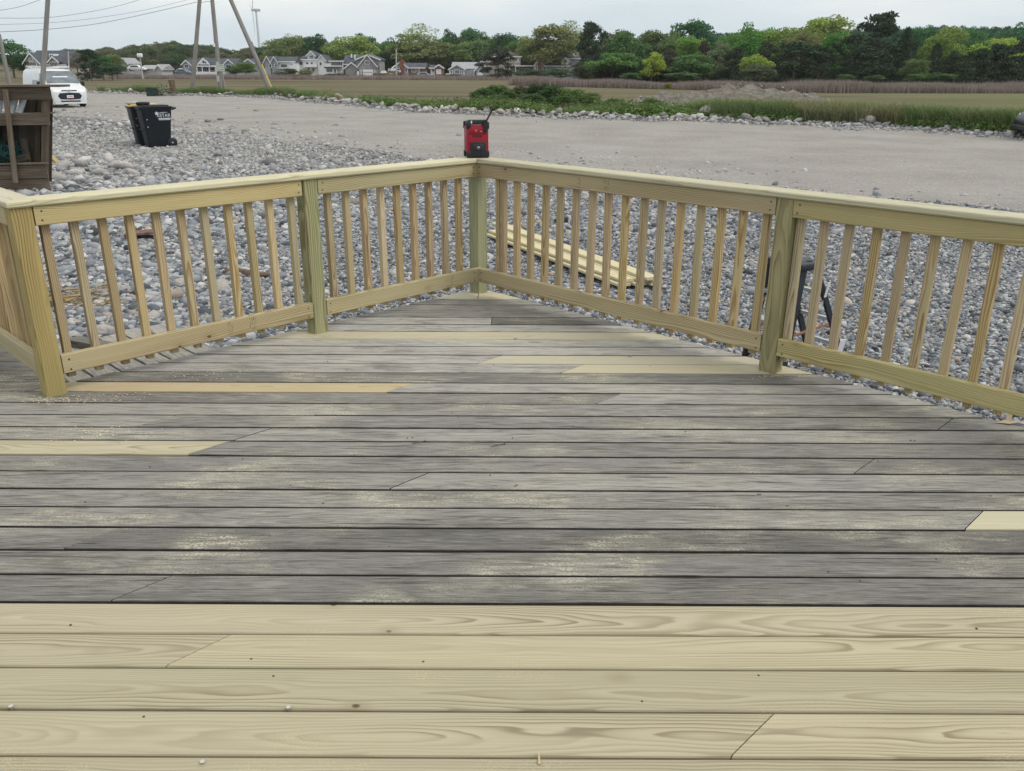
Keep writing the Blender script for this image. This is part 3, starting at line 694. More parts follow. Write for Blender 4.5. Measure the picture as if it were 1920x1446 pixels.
# loose stones out on the road, thinning, and gravel washed against the far bank
put(beach_points(70000, 11.0, 40.0, 0.015, 0.030, 0.5, lambda x, y: (y < far_edge(x)) & (rng.uniform(0, 1, len(x)) < 0.012+0.30*np.exp(-np.maximum(0, y-near_edge(x))/1.6)), 0.2), False)
put(beach_points(200000, 20.0, 75.0, 0.05, 0.11, 0.42, lambda x, y: (rng.uniform(0, 1, len(x)) < 0.9*np.exp(-((y-far_edge(x)+0.25+0.25*wobble(x, y))/np.where(x > 11, 1.0, 0.55))**2)), 0.4), False)
for mx_, my_, sx, sy, mh in MOUNDS[:3]:
    put(beach_points(5000, my_-5, my_+2, 0.04, 0.075, 0.5, lambda x, y: (np.abs((x-mx_)/sx)**2+np.abs((y-my_)/sy)**2 < 1.1) & (rng.uniform(0, 1, len(x)) < 0.5), 0.2), False)
pts = np.concatenate(pts); scl = np.concatenate(scl); rots = np.concatenate(rots); ids = np.concatenate(ids)
pebbles = scatter('pebbles', pts, scl, rots, ids, PEB+PEB_LO, ground, 'blue-grey beach pebbles covering the ground around the deck')
# the larger stones one can pick out singly
def stone(x, y, s, meshes, parent=ground, sink=0.35, flat=1.0):
    o = link('stone', random.choice(meshes), parent, (x, y, hz(x, y)+s*sink*0.5))
    o.scale = (s/2*random.uniform(.9, 1.15), s/2*random.uniform(.85, 1.1), s/2*random.uniform(.8, 1.0)*flat)
    o.rotation_euler = (random.gauss(0, .2), random.gauss(0, .2), random.uniform(0, 6.28)); return o
n_st = 0
while n_st < 235:
    y = random.uniform(5, 20); x = random.uniform(-0.68, 0.62)*y
    if in_deck(np.array([x]), np.array([y]), 0.12)[0] or y > near_edge(x)-0.3: continue
    big = math.exp(-((x+0.42*y)/(0.16*y))**2)*1.0+math.exp(-((x+3.3)**2+(y-7.3)**2)/2.2)*1.2     # cobbles lie mostly on the left
    if random.random() > 0.10+0.9*min(1, big): continue
    stone(x, y, random.uniform(0.07, 0.15)*(1.25 if y > 11 else 1), PEB, flat=.9); n_st += 1
for px, py, s in [(205, 303, .30), (215, 316, .26), (190, 330, .22), (107, 342, .34), (160, 305, .20), (150, 315, .24), (235, 318, .26), (128, 298, .2), (180, 345, .22), (118, 318, .22), (143, 330, .2), (250, 330, .22)]:
    w_ = on_z(px, py, GZ); stone(w_.x, w_.y, s, ROCKS)
for px, py, s in [(203, 627, .20), (232, 545, .15), (338, 535, .16), (150, 625, .14), (381, 573, .13), (420, 546, .15), (402, 518, .12), (744, 518, .16), (661, 384, .24), (498, 408, .2), (1250, 480, .1)]:
    w_ = on_z(px, py, GZ); stone(w_.x, w_.y, s, ROCKS if s > .14 else PEB)
# bank of rocks along the far edge of the road
bank = bpy.data.objects.new('rock_bank', None); C.objects.link(bank); tag(bank, 'row of pale rounded rocks along the far edge of the dirt road', None, None, 'structure')
for k in range(290):
    x = random.uniform(-13, 10.5) if k < 235 else random.uniform(-34, 14)
    y = float(far_edge(x))+random.gauss(0.35, 0.28)
    s = random.uniform(0.13, 0.30)*(1.0 if random.random() < .9 else 1.4)*(1.0 if x > -8 else 1.15)
    stone(x, y, s, ROCKS, bank, 0.55)
for px, py, s, lab in [(1611, 237, .62, 'tall pale boulder at the left of the three by the grass clump'), (1626, 234, .60, 'slanting cream boulder at the back of the three by the grass clump'), (1631, 240, .46, 'low round boulder at the right of the three by the grass clump'), (1563, 236, .50, 'lone grey-white boulder on the rock bank left of three pale boulders'), (1325, 226, .62, 'broad pale boulder on the rock bank behind the middle of the road')]:
    w_ = on_z(px, py, GZ); o = stone(w_.x, w_.y, s, ROCKS, None, 0.6); o.name = 'boulder'; tag(o, lab, 'boulder', 'pale boulders on the rock bank')

# ------------------------------------------------------------------ old boarded landing in the notch, beam, weed, odd bits
land = thing('landing', 'low landing of old grey boards beside the left railing', 'landing')
zl = -0.16
for k in range(8):
    s_ = 1.70+k*0.146
    a_ = Q+DL*s_+NL*0.20; a_.z = zl; b_ = Q+DL*s_+NL*(1.34+0.03*math.sin(k*2.1)); b_.z = zl
    member('plank', a_, b_, 0.132, 0.03, M['grey_pale'], land, col=(1.12, 1.12, 1.15))
for nn in (0.3, 0.8, 1.25):
    a_ = Q+DL*1.66+NL*nn; a_.z = zl-0.085; b_ = Q+DL*2.78+NL*nn; b_.z = zl-0.085
    member('joist', a_, b_, 0.04, 0.14, M['grey_plain'], land)
for ss_ in (1.72, 2.70):
    for nn in (0.3, 1.25):
        a_ = Q+DL*ss_+NL*nn; a_.z = GZ-0.1; b_ = a_.copy(); b_.z = zl-0.155
        member('leg', a_, b_, 0.09, 0.09, M['grey_plain'], land, up=DL)
b0 = on_z(137, 636, zl+0.05); b1 = on_z(236, 655, zl+0.05)
bt = member('beam', b0, b1, 0.09, 0.045, M['grey_plain'], None, col=(.75, .75, .72)); bt.name = 'timber_beam'
bt.location.z = zl+0.015+0.024
tag(bt, 'short weathered beam lying across the old grey landing', 'beam')
straw = plain('dry_weed', (0.36, 0.27, 0.14), 0.95, var=.4, scale=20)
mb = MB(); w_ = on_z(130, 565, GZ)
for k in range(420):
    x, y = w_.x+random.gauss(0, .2), w_.y+random.gauss(0, .22); z = hz(x, y)+abs(random.gauss(.03, .02)); a_ = random.uniform(0, 6.28); ln = random.uniform(.05, .14)
    dx, dy = math.cos(a_)*ln, math.sin(a_)*ln; wx, wy = -math.sin(a_)*.004, math.cos(a_)*.004
    mb.add([(x-dx, y-dy, z), (x-dx+wx, y-dy+wy, z+.004), (x+dx+wx, y+dy+wy, z+.01), (x+dx, y+dy, z+.004)], [(0, 1, 2, 3)])
tag(mb.build('dry_weed', straw), 'patch of dry brown seaweed on the pebbles', None, None, 'stuff')
rust = plain('rust', (0.16, 0.085, 0.07), 0.85, var=.3, scale=14, bump=.4)
w_ = on_z(268, 446, GZ)
mb = MB(); mb.prism([(-.19, .11), (.19, .13), (.19, .105), (-.19, .085)], -.12, .12); mb.box(-.17, -.15, -.1, .1, 0, .09); mb.box(.14, .16, -.1, .1, 0, .108)
tag(mb.build('rusty_plate', rust, None, loc=(w_.x, w_.y, hz(w_.x, w_.y)-0.02), rot=(0, 0, .25)), 'small rusty red-brown metal plate propped on the pebbles', 'plate')
drift = plain('driftwood', (0.13, 0.095, 0.065), 0.9, var=.3, scale=9, bump=.4)
w_ = on_z(462, 518, GZ)
tag(MB().tube([(-.26, 0, .02), (-.1, .02, .035), (.08, -.01, .03), (.25, .02, .03)], [.03, .042, .04, .025], 9).build('driftwood', drift, None, True, (w_.x, w_.y, hz(w_.x, w_.y)), (0, 0, -.3)), 'short dark stick of driftwood among pale cobbles', 'driftwood')
# brown leaf of splintered wood at the deck edge
w_ = on_z(1888, 794, 0)
mb = MB(); mb.add([(-.05, 0, .002), (0, .02, .008), (.06, .012, .004), (.075, -.01, .012), (0, -.018, .004)], [(0, 1, 2, 3, 4)]); mb.add([(0, .012, .004), (.02, .045, .03), (.035, .03, .026), (.018, .0, .003)], [(0, 1, 2, 3)])
tag(mb.build('wood_chip', plain('chip', (.42, .34, .24), .8), None, loc=(w_.x, w_.y, 0.002)), 'curled brown wood chip on the deck boards beside the right railing', 'wood chip')
w_ = on_z(1011, 1428, 0)
mb = MB(); mb.add([(-.003, -.012, .001), (.003, -.012, .001), (.001, .02, .004), (-.001, .02, .004), (-.003, -.012, .004), (.003, -.012, .004)], [(0, 1, 2, 3), (4, 5, 2, 3), (0, 1, 5, 4)])
tag(mb.build('splinter', M['deck_orange'], None, loc=(w_.x, w_.y, 0.002)), 'pale wood splinter lying on the nearest deck boards', 'splinter')
steel = plain('nail_steel', (0.16, 0.15, 0.14), 0.45, 0.7)
zinc = plain('screw_zinc', (0.62, 0.62, 0.58), 0.35, 0.8)
for (x0, y0, x1, y1, lab) in [(921, 836.5, 946, 832, 'loose nail on grey boards, the one nearer the middle of the deck'), (773, 831, 797, 827, 'loose nail on grey boards, the one further to the left')]:
    a_ = on_z(x0, y0, .004); b_ = on_z(x1, y1, .004); d_ = (b_-a_).normalized()
    mb = MB(); mb.tube([a_-a_, (b_-a_)], .0021, 6); mb.tube([(b_-a_), (b_-a_)+d_*.002], .0048, 8)
    tag(mb.build('nail', steel, None, loc=a_), lab, 'nail', 'loose nails on the deck')
for px, py, lab in [(541, 1330, 'bright screw standing in the gap between fresh boards, the middle one'), (21, 1328, 'bright screw in the gap between fresh boards at the left edge'), (380, 1432, 'bright screw set in the nearest fresh board')]:
    w_ = on_z(px, py, 0)
    tag(MB().lathe([(.002, -.01), (.002, .0035), (.0052, .0055), (.0056, .0068), (.002, .0064)], 10).build('screw', zinc, None, True, (w_.x, w_.y, 0)), lab, 'screw', 'bright deck screws')
flakes = []
g_ = np.random.default_rng(21)
for cx_, cy_, n_, sp_ in [(P2.x+.10, P2.y-.02, 150, .10), (P2.x+.30, P2.y+.02, 60, .10), (on_z(1452, 706, 0).x, on_z(1452, 706, 0).y, 50, .06), (on_z(600, 630, 0).x, on_z(600, 630, 0).y, 40, .05), (on_z(350, 700, 0).x, on_z(350, 700, 0).y, 110, .16), (on_z(180, 812, 0).x, on_z(180, 812, 0).y, 90, .12)]:
    q = np.stack([g_.normal(cx_, sp_, n_), g_.normal(cy_, sp_*.35, n_), g_.uniform(.002, .005, n_)], 1); flakes.append(q)
fl = np.concatenate(flakes); n_ = len(fl); a_ = g_.uniform(0, 6.28, n_); l_ = g_.uniform(.002, .008, n_); w_ = l_*g_.uniform(.2, .6, n_)
u_ = np.stack([np.cos(a_)*l_, np.sin(a_)*l_, g_.normal(0, .0006, n_)], 1); v_ = np.stack([-np.sin(a_)*w_, np.cos(a_)*w_, np.zeros(n_)], 1)
o = link('sawdust', np_mesh('sawdust', np.stack([fl-u_, fl-v_, fl+u_, fl+v_], 1).reshape(-1, 3), np.arange(4*n_).reshape(-1, 4), plain('fresh_shavings', (.62, .53, .33), .9), False))
tag(o, 'pale wood shavings scattered on the boards around the posts', None, None, 'stuff')
# fastener holes in the boards: small dark heads, parts of the deck
hole_me = MB().lathe([(.0032, -.004), (.0032, .0004), (.0012, .0006)], 7).build('tmp_head', plain('old_nail_head', (.05, .045, .04), .7)).data
bpy.data.objects.remove(bpy.data.objects['tmp_head'])
for k in range(90):
    row = random.randrange(9, 30)
    y0, y1 = EDGE_Y[row+1], EDGE_Y[row]; y = random.choice((y0+.03, y1-.03))+random.uniform(-.008, .008)
    jx = -2.6+0.42*random.randrange(0, 13)-y*1.0 % 0.42
    x = jx+random.uniform(-.02, .02)
    if abs(x) > .62*y+.1 or x > rgt(y)-.05 or x < lft(y)+.05: continue
    link('nail_head', hole_me, deck, (x, y, 0.0008))

# ------------------------------------------------------------------ stack of fresh boards on the pebbles
lum = thing('lumber_stack', 'fresh yellow boards stacked on the pebbles behind the right railing', 'lumber')
lp0 = on_z(916, 441, GZ+.06); lp1 = on_z(1168, 538, GZ+.06); dv = (lp1-lp0); dv.z = 0; dv.normalize(); nv = Vector((-dv.y, dv.x, 0))
for off, z_, a_, b_, cf in [(0.02, .075, 0, 0, .95), (0.17, .078, .04, .05, 1.0), (.31, .08, -.1, .1, 1.0), (0.07, .108, .0, -.02, 1.05), (0.22, .110, -.05, .06, 1.1), (0.25, .14, -.3, .12, 1.15)]:
    q0 = lp0+nv*off+dv*a_; q1 = lp1+nv*off+dv*b_; q0.z = q1.z = GZ+z_
    member('board', q0, q1, .14, .027, M['deck_pale'], lum, b=.004, col=(cf*1.05, cf*1.02, cf*.92))
for k in (.5, 2.0):
    q = lp0+dv*k+nv*.16; q.z = GZ+.04; member('bearer', q-nv*.2, q+nv*.2, .05, .045, M['grey_plain'], lum)

# ------------------------------------------------------------------ step ladder
black = plain('ladder_fibreglass', (0.022, 0.026, 0.034), 0.45); alu = plain('aluminium', (0.55, 0.57, 0.59), 0.35, 0.8); whitel = plain('white_label', (0.75, 0.76, 0.78), 0.5)
lad = thing('step_ladder', 'black fibreglass step ladder standing on pebbles behind the right railing', 'ladder', (0, 0, 0))
ladp = on_z(1535, 690, GZ); lad.location = (1.82, 5.46, GZ+0.01); lad.rotation_euler = (0, 0, R(-58))
HL = 0.80
def lrail(x, y0, y1, nm, wd=.06, th=.026):
    member(nm, (x, y0, 0.0), (x*0.80, y1, HL-.03), th, wd, black, lad, up=Vector((0, 1, 0)), b=.004)
for sx in (-1, 1):
    lrail(sx*.165, -.20, -.06, 'front_rail'); lrail(sx*.15, .48, .07, 'rear_rail', .045, .022)
tp = MB(); tp.rbox(-.155, .155, -.10, .11, HL-.05, HL, .012); topo = tp.build('top_cap', black, lad, True)
for hx in (-.10, 0, .10):
    MB().lathe([(.022, 0), (.022, .001)], 12).build('tool_hole', plain('hole_black', (.004, .004, .005), .9), topo, False, (hx, .03, HL+.0006))
for k in range(1, 4):
    z_ = k*.195; y_ = -.20+.14*z_/HL; hw = .165*(1-.2*z_/HL)
    st = MB(); st.rbox(-hw, hw, y_-.035, y_+.05, z_-.012, z_+.012, .003); st.build('step', alu, lad)
    for sx in (-1, 1):
        member('brace', (sx*hw*.95, y_-.02, z_-.10), (sx*hw*.55, y_-.02, z_-.014), .02, .004, alu, lad)
for k in range(1, 4):
    z_ = k*.19; y_ = .48-.41*z_/HL; hw = .15*(1-.2*z_/HL)
    MB().box(-hw, hw, y_-.012, y_+.012, z_-.012, z_+.012).build('rear_bar', alu, lad)
for sx in (-1, 1):
    member('spreader', (sx*.145, -.13, .33), (sx*.135, .29, .36), .006, .02, plain('spreader_red', (.30, .14, .09), .5), lad)
lb = MB(); lb.box(-.012, .012, -.002, .002, -.09, .09)
o = lb.build('label', whitel, lad); o.location = (.142, .18, .57); o.rotation_euler = (R(13), R(-5), R(90))
o = MB().box(-.03, .03, -.002, .002, -.08, .08).build('label', whitel, lad); o.location = (.158, .39, .16); o.rotation_euler = (R(13), R(-5), R(90))
for sx in (-1, 1):
    MB().rbox(sx*.165-.03, sx*.165+.03, -.24, -.15, -.01, .03, .006).build('foot', black, lad); MB().rbox(sx*.15-.026, sx*.15+.026, .45, .51, -.01, .03, .006).build('foot', black, lad)

# ------------------------------------------------------------------ red work radio on the corner of the cap
red = plain('red_plastic', (0.27, 0.006, 0.025), 0.38, var=.06); blk = plain('black_rubber', (0.012, 0.014, 0.018), 0.55); dkg = plain('dark_grey_plastic', (0.02, 0.022, 0.026), 0.45)
rad = thing('work_radio', 'red and black work radio standing on the railing corner', 'radio', (Q.x-.005, Q.y+.075, HC+CT+0.0015), R(14))
RWd, RD, RH = .071, .058, .232          # half width, half depth, height
mb = MB(); mb.rbox(-RWd, RWd, -RD, RD, .03, RH-.03, .012); body = mb.build('body', red, rad, True)
mb = MB(); mb.rbox(-RWd+.008, RWd-.008, -RD-.004, -RD+.02, .145, RH-.035, .006); mb.build('upper_panel', red, rad, True)
for sx in (-1, 1):
    for sy in (-1, 1):
        MB().rbox(sx*RWd-(.03 if sx > 0 else .004), sx*RWd+(.004 if sx > 0 else .03), sy*RD-(.026 if sy > 0 else .005), sy*RD+(.005 if sy > 0 else .026), 0, .045, .009).build('lower_bumper', blk, rad, True)
        MB().rbox(sx*RWd-(.026 if sx > 0 else .004), sx*RWd+(.004 if sx > 0 else .026), sy*RD-(.022 if sy > 0 else .005), sy*RD+(.005 if sy > 0 else .022), RH-.055, RH-.008, .008).build('upper_bumper', blk, rad, True)
MB().rbox(-RWd+.02, RWd-.02, -RD+.004, RD-.004, 0.002, .031, .006).build('base', blk, rad, True)
hd = MB(); hd.rbox(-RWd+.006, RWd-.006, -RD+.002, -RD+.032, RH-.026, RH+.004, .007); hd.rbox(-RWd+.004, -RWd+.024, -RD+.01, RD-.01, RH-.034, RH-.004, .006); hd.rbox(RWd-.024, RWd-.004, -RD+.01, RD-.01, RH-.034, RH-.004, .006); hd.build('handle', dkg, rad, True)
MB().tube([(.050, -RD-.010, RH-.05), (.052, -RD-.012, RH-.005), (.082, -RD-.012, RH+.048), (.096, -RD-.012, RH+.075)], [.006, .006, .0055, .0055], 8).build('antenna', blk, rad, True)
MB().rbox(.036, .060, -RD-.014, -RD+.002, RH-.072, RH-.012, .004).build('antenna_mount', dkg, rad, True)
o = MB().rbox(-.052, .052, -RD-.006, -RD+.01, .004, .098, .006).build('battery_door', blk, rad, True)
MB().rbox(-.034, .034, -RD-.009, -RD-.003, .05, .085, .003).build('door_latch', dkg, o, True)
MB().box(-.008, .010, -RD-.0098, -RD-.0088, .066, .070).build('latch_mark', whitel, o); MB().box(-.009, .008, -RD-.0098, -RD-.0088, .056, .0585).build('latch_mark', plain('grey_mark', (.3, .3, .3), .5), o)
for k in range(4):
    x = -.034+k*.016; MB().rbox(x, x+.011, -RD-.0012, -RD+.006, .128, .143, .002).build('vent_slot', blk, rad)
MB().box(-.066, .050, -RD-.0048, -RD-.0040, .1795, .181).build('panel_seam', plain('red_edge', (.42, .06, .06), .5), rad)
MB().prism([(-.024, .176), (-.004, .176), (-.014, .160)], -RD-.005, -RD-.0042).build('badge', plain('gold_mark', (.30, .20, .08), .5), rad); MB().box(.014, .027, -RD-.005, -RD-.0042, .163, .167).build('badge_mark', plain('pink_mark', (.6, .4, .35), .5), rad)
MB().box(RWd-.001, RWd+.0012, -.035, .04, .07, .19).build('speaker_grille', plain('side_grille', (.34, .10, .10), .45), rad)
MB().box(-.046, -.038, -RD-.002, -RD+.0015, RH-.018, RH-.002).build('handle_label', whitel, rad)

# ------------------------------------------------------------------ wheelie bins
binm = plain('black_bin_plastic', (0.012, 0.016, 0.022), 0.5, spec=.35); yel = plain('yellow_lid', (0.55, 0.40, 0.12), 0.5); greyp = plain('grey_film', (.35, .36, .38), .5)
white_ink = plain('white_print', (.62, .68, .70), .7)
def text_mesh(s, size, mat, name):
    cu = bpy.data.curves.new(name, 'FONT'); cu.body = s; cu.size = size; cu.align_x = 'CENTER'; cu.extrude = 0.001
    o = bpy.data.objects.new(name, cu); C.objects.link(o); bpy.context.view_layer.update()
    me = bpy.data.meshes.new_from_object(o.evaluated_get(bpy.context.evaluated_depsgraph_get())); bpy.data.objects.remove(o)
    me.materials.clear(); me.materials.append(mat); me.name = name; return me
def wheelie_bin(label, loc, rz, lid_mat, logo):
    # local: x towards the wheels/handle, y width; the side at y < 0 carries the print
    b = thing('wheelie_bin', label, 'bin', loc, rz, 'wheelie bins on the shingle')
    H = .98; bm = bmesh.new()
    rings = []
    for z, x0, x1, hw in [(0.02, -.29, .24, .24), (.06, -.30, .25, .25), (.62, -.36, .31, .285), (.66, -.372, .322, .297), (.92, -.39, .35, .305), (.95, -.42, .37, .32), (H, -.42, .37, .32)]:
        r_ = .06; ring = []
        for cx, cy, a0 in [(x1-r_, hw-r_, 0), (x0+r_, hw-r_, 90), (x0+r_, -hw+r_, 180), (x1-r_, -hw+r_, 270)]:
            for k in range(4):
                a = R(a0+k*30); ring.append(bm.verts.new((cx+r_*math.cos(a), cy+r_*math.sin(a), z)))
        rings.append(ring)
    n = 16
    for a, c in zip(rings, rings[1:]):
        for k in range(n): bm.faces.new((a[k], a[(k+1) % n], c[(k+1) % n], c[k]))
    bm.faces.new(rings[0][::-1]); bm.faces.new(rings[-1])
    me = from_bm('body', bm, binm, True)
    try: me.set_sharp_from_angle(angle=R(35))
    except Exception: pass
    link('body', me, b)
    ld = MB(); ld.rbox(-.45, .36, -.335, .335, H+.004, H+.035, .014); ld.rbox(-.36, .30, -.26, .26, H+.034, H+.065, .014); ld.build('lid', lid_mat, b, True)
    MB().tube([(.36, -.27, .93), (.46, -.25, .965), (.47, 0, .97), (.46, .25, .965), (.36, .27, .93)], .022, 8).build('handle', binm, b, True)
    for sy in (-1, 1):
        wl = MB(); Mx = Matrix.Translation((.27, sy*.27, .12)) @ Matrix.Rotation(R(90), 4, 'X')
        wl.lathe([(.03, -.03), (.10, -.032), (.122, -.02), (.122, .02), (.10, .032), (.03, .03)], 20, Mx); w__ = wl.build('wheel', binm, b, True)
        MB().lathe([(.022, -.036), (.022, .036), (.01, .04)], 10, Mx).build('hub', greyp, w__, True)
    MB().tube([(.27, -.26, .12), (.27, .26, .12)], .014, 8).build('axle', binm, b, True)
    MB().tube([(-.365, -.20, .42), (-.385, -.2, .45), (-.385, .2, .45), (-.365, .2, .42)], .014, 8).build('lift_bar', binm, b, True)
    for z in (.70, .52):
        MB().rbox(-.30, -.27, -.315 if z > .6 else -.300, -.28, z-.012, z+.012, .003).build('bolt', greyp, b)
    if logo:
        tilt = R(3.0)
        def face(me, nm, x, z, off=-.3075):
            o = link(nm, me, b, (x, off, z)); o.rotation_euler = (R(90)-0.0, 0, 0); return o
        face(text_mesh('STAR', .115, white_ink, 'lettering'), 'lettering', .165, .755)
        face(text_mesh('A', .105, white_ink, 'lettering'), 'lettering', -.005, .755)
        star = []
        for k in range(10):
            a = R(90+36*k); q = .055 if k % 2 == 0 else .024; star.append((-.035+q*math.cos(a), .845+q*math.sin(a)))
        MB().prism(star, -.3095, -.3075).build('star_mark', white_ink, b)
        sw = [(0.0, .850), (.08, .868), (.17, .872), (.25, .862), (.17, .862), (.08, .856), (0.0, .842)]
        MB().prism(sw, -.3095, -.3075).build('swoosh_mark', white_ink, b)
        r_ = random.Random(4); x = .0
        bar = MB()
        while x < .29:
            k = r_.uniform(.014, .026); bar.box(x, x+k, -.3085, -.3070, .700, .732); x += k+.006
        bar.box(.0, .29, -.3085, -.3070, .682, .692)
        bar.build('print_line', white_ink, b)
    return b
bl = on_z(305, 277, GZ)
wheelie_bin('black wheelie bin with white star logo on its side', (bl.x-.17, bl.y+.22, hz(bl.x, bl.y)+.0), R(36), binm, True)
wheelie_bin('black wheelie bin with yellow lid behind the one with the star logo', (bl.x-.64, bl.y+.75, hz(bl.x-.4, bl.y+.7)), R(33), yel, False)
mb = MB(); mb.rbox(-.20, .14, -.16, .16, 0, .05, .02)
o = mb.build('bin_liner', greyp, None, True, (bl.x-.86, bl.y+.66, hz(bl.x, bl.y+.7)+.98+.066), (0, 0, .4)); tag(o, 'crumpled grey-white plastic sheet on the yellow bin lid', 'plastic sheet')
mb = MB(); mb.rbox(-.17, .13, -.14, .14, 0, .07, .028)
o = mb.build('rubbish_bag', blk, None, True, (bl.x-.38, bl.y+.12, hz(bl.x, bl.y)+.98+.066), (0, 0, .2)); tag(o, 'small black bag lying on the bin with the star logo', 'bag')

# ------------------------------------------------------------------ vehicles
def loft(stations, mat, name, parent):
    "stations along x: (x, z_bottom, z_belt, z_roof, half_bottom, half_belt, half_roof, n) -> closed car shell"
    bm = bmesh.new(); rings = []
    for x, zb, zm, zr, hb, hm, hr in stations:
        half = [(hb*0.55, zb), (hb*0.93, zb+.02), (hb, zb+(zm-zb)*.25), (hm, zb+(zm-zb)*.72), (hm*.985, zm), ((hm+hr)/2, (zm*.45+zr*.55)), (hr, zr-(zr-zm)*.12-.01), (hr*.86, zr-.012), (hr*.45, zr)]
        rings.append([bm.verts.new((x, y, z)) for y, z in half]+[bm.verts.new((x, -y, z)) for y, z in reversed(half)])
    n = len(rings[0])
    for a, c in zip(rings, rings[1:]):
        for k in range(n): bm.faces.new((a[k], a[(k+1) % n], c[(k+1) % n], c[k]))
    bm.faces.new(rings[0][::-1]); bm.faces.new(rings[-1])
    me = from_bm(name, bm, mat, True)
    try: me.set_sharp_from_angle(angle=R(50))
    except Exception: pass
    return link(name, me, parent)
def slab(quad, th, name, mat, parent, shrink=0.0):
    "thin panel over four points, standing th proud of them"
    q = [Vector(a) for a in quad]; c_ = sum(q, Vector())/len(q); nn = (q[1]-q[0]).cross(q[-1]-q[0]).normalized()
    v = [a+(c_-a)*shrink-nn*.02 for a in q]+[a+(c_-a)*shrink+nn*th for a in q]; k = len(q)
    return MB().add(v, [tuple(range(k-1, -1, -1)), tuple(range(k, 2*k))]+[(i, (i+1) % k, (i+1) % k+k, i+k) for i in range(k)]).build(name, mat, parent)
tyre_m = plain('tyre', (.015, .015, .016), .85); rim_m = plain('wheel_rim', (.35, .36, .37), .35, .7)
glass_m = glassy('car_glass', (.10, .125, .14)); glass_dk = glassy('dark_glass', (.018, .022, .028))
def wheel(parent, x, y, r_, w_):
    Mx = Matrix.Translation((x, y, r_)) @ Matrix.Rotation(R(90), 4, 'X')
    wl = MB().lathe([(r_*.55, -w_/2), (r_*.9, -w_/2), (r_, -w_*.3), (r_, w_*.3), (r_*.9, w_/2), (r_*.55, w_/2)], 22, Mx).build('wheel', tyre_m, parent, True)
    MB().lathe([(r_*.56, -w_*.46), (r_*.5, -w_*.52), (r_*.12, -w_*.5), (r_*.12, w_*.5), (r_*.5, w_*.52), (r_*.56, w_*.46)], 14, Mx).build('rim', rim_m, wl, True)
def panel_on(pts2, x, sgn, name, mat, parent, th=.012):
    "side panel: polygon in (x, z) with y from a function"
    v0 = [Vector((a, sgn*(yy_-.02), z)) for a, z, yy_ in pts2]; v1 = [Vector((a, sgn*(yy_+th), z)) for a, z, yy_ in pts2]; k = len(v0)
    return MB().add(v0+v1, [tuple(range(k)), tuple(range(2*k-1, k-1, -1))]+[(i, i+k, (i+1) % k+k, (i+1) % k) for i in range(k)]).build(name, mat, parent)
# van: x forward
wp = NT('white_paint'); white_paint = wp.done(wp.mix(wp.smooth(wp.noise(wp.obj(), 1.5, 4), .3, .7), (.58, .61, .64), (.66, .69, .71)), .28, spec=.5, extra={'Coat Weight': .4, 'Coat Roughness': .08})
vp = on_z(132, 203.5, GZ)
fz = R(-47)
vx, vy = vp.x-0.2, vp.y+.5
van = thing('van', 'white delivery van with roof rack parked on the shingle', 'van', (vx-math.cos(fz)*2.1, vy-math.sin(fz)*2.1, hz(vx, vy)), fz)
loft([(-2.2, .42, 1.05, 1.62, .80, .84, .70), (-2.16, .32, 1.05, 1.80, .86, .90, .76), (-1.6, .28, 1.05, 1.84, .88, .915, .78), (.3, .26, 1.04, 1.83, .88, .915, .77), (.75, .26, 1.03, 1.74, .88, .915, .74), (1.15, .26, 1.02, 1.46, .88, .91, .72), (1.50, .26, 1.00, 1.17, .88, .90, .74), (1.62, .26, .98, 1.09, .88, .90, .76), (1.95, .22, .92, 1.0, .87, .885, .78), (2.12, .20, .86, .92, .84, .85, .74), (2.20, .20, .78, .83, .78, .79, .70), (2.23, .28, .66, .70, .66, .68, .60)], white_paint, 'body', van)
slab([(1.52, .74, 1.155), (1.52, -.74, 1.155), (.80, -.70, 1.715), (.80, .70, 1.715)][::-1], .012, 'windscreen', glass_m, van)
for sg in (1, -1):
    panel_on([(.62, 1.08, .905), (1.33, 1.10, .888), (.98, 1.42, .825), (.68, 1.60, .775), (.58, 1.62, .77)], 0, sg, 'side_window', glass_m, van)
    panel_on([(-.42, 1.10, .905), (.50, 1.08, .905), (.47, 1.62, .775), (-.38, 1.63, .778)], 0, sg, 'side_window', glass_m, van)
    panel_on([(-1.95, 1.14, .88), (-.62, 1.12, .9), (-.62, 1.60, .785), (-1.9, 1.58, .78)], 0, sg, 'side_panel', plain('white_panel', (.64, .67, .70), .4), van, .004)
    mir = MB().rbox(1.02, 1.22, sg*1.0-.10, sg*1.0+.10, 1.02, 1.24, .04).build('mirror', blk, van, True)
    MB().box(1.08, 1.14, min(sg*.88, sg*.96), max(sg*.88, sg*.96), 1.05, 1.10).build('mirror_arm', blk, mir)
    hl = slab([(2.17, sg*.56, .80), (2.06, sg*.83, .80), (1.74, sg*.885, .955), (1.98, sg*.74, .965)][::(-1 if sg < 0 else 1)], .02, 'headlight', plain('headlamp', (.52, .54, .56), .15, .2), van)
    MB().rbox(2.02, 2.17, min(sg*.62, sg*.83), max(sg*.62, sg*.83), .36, .47, .02).build('fog_lamp', blk, van, True)
    wheel(van, 1.38, sg*.79, .325, .21); wheel(van, -1.32, sg*.79, .325, .21)
    MB().tube([(-1.9, sg*.66, 1.93), (.55, sg*.66, 1.93)], .022, 8).build('rack_rail', plain('rack_white', (.72, .72, .72), .4), van, True)
grl = [(2.225, -.56, .57), (2.225, -.46, .42), (2.235, 0, .40), (2.225, .46, .42), (2.225, .56, .57), (2.225, .46, .70), (2.225, 0, .725), (2.225, -.46, .70)]
navy = plain('grille_dark', (.010, .014, .030), .45)
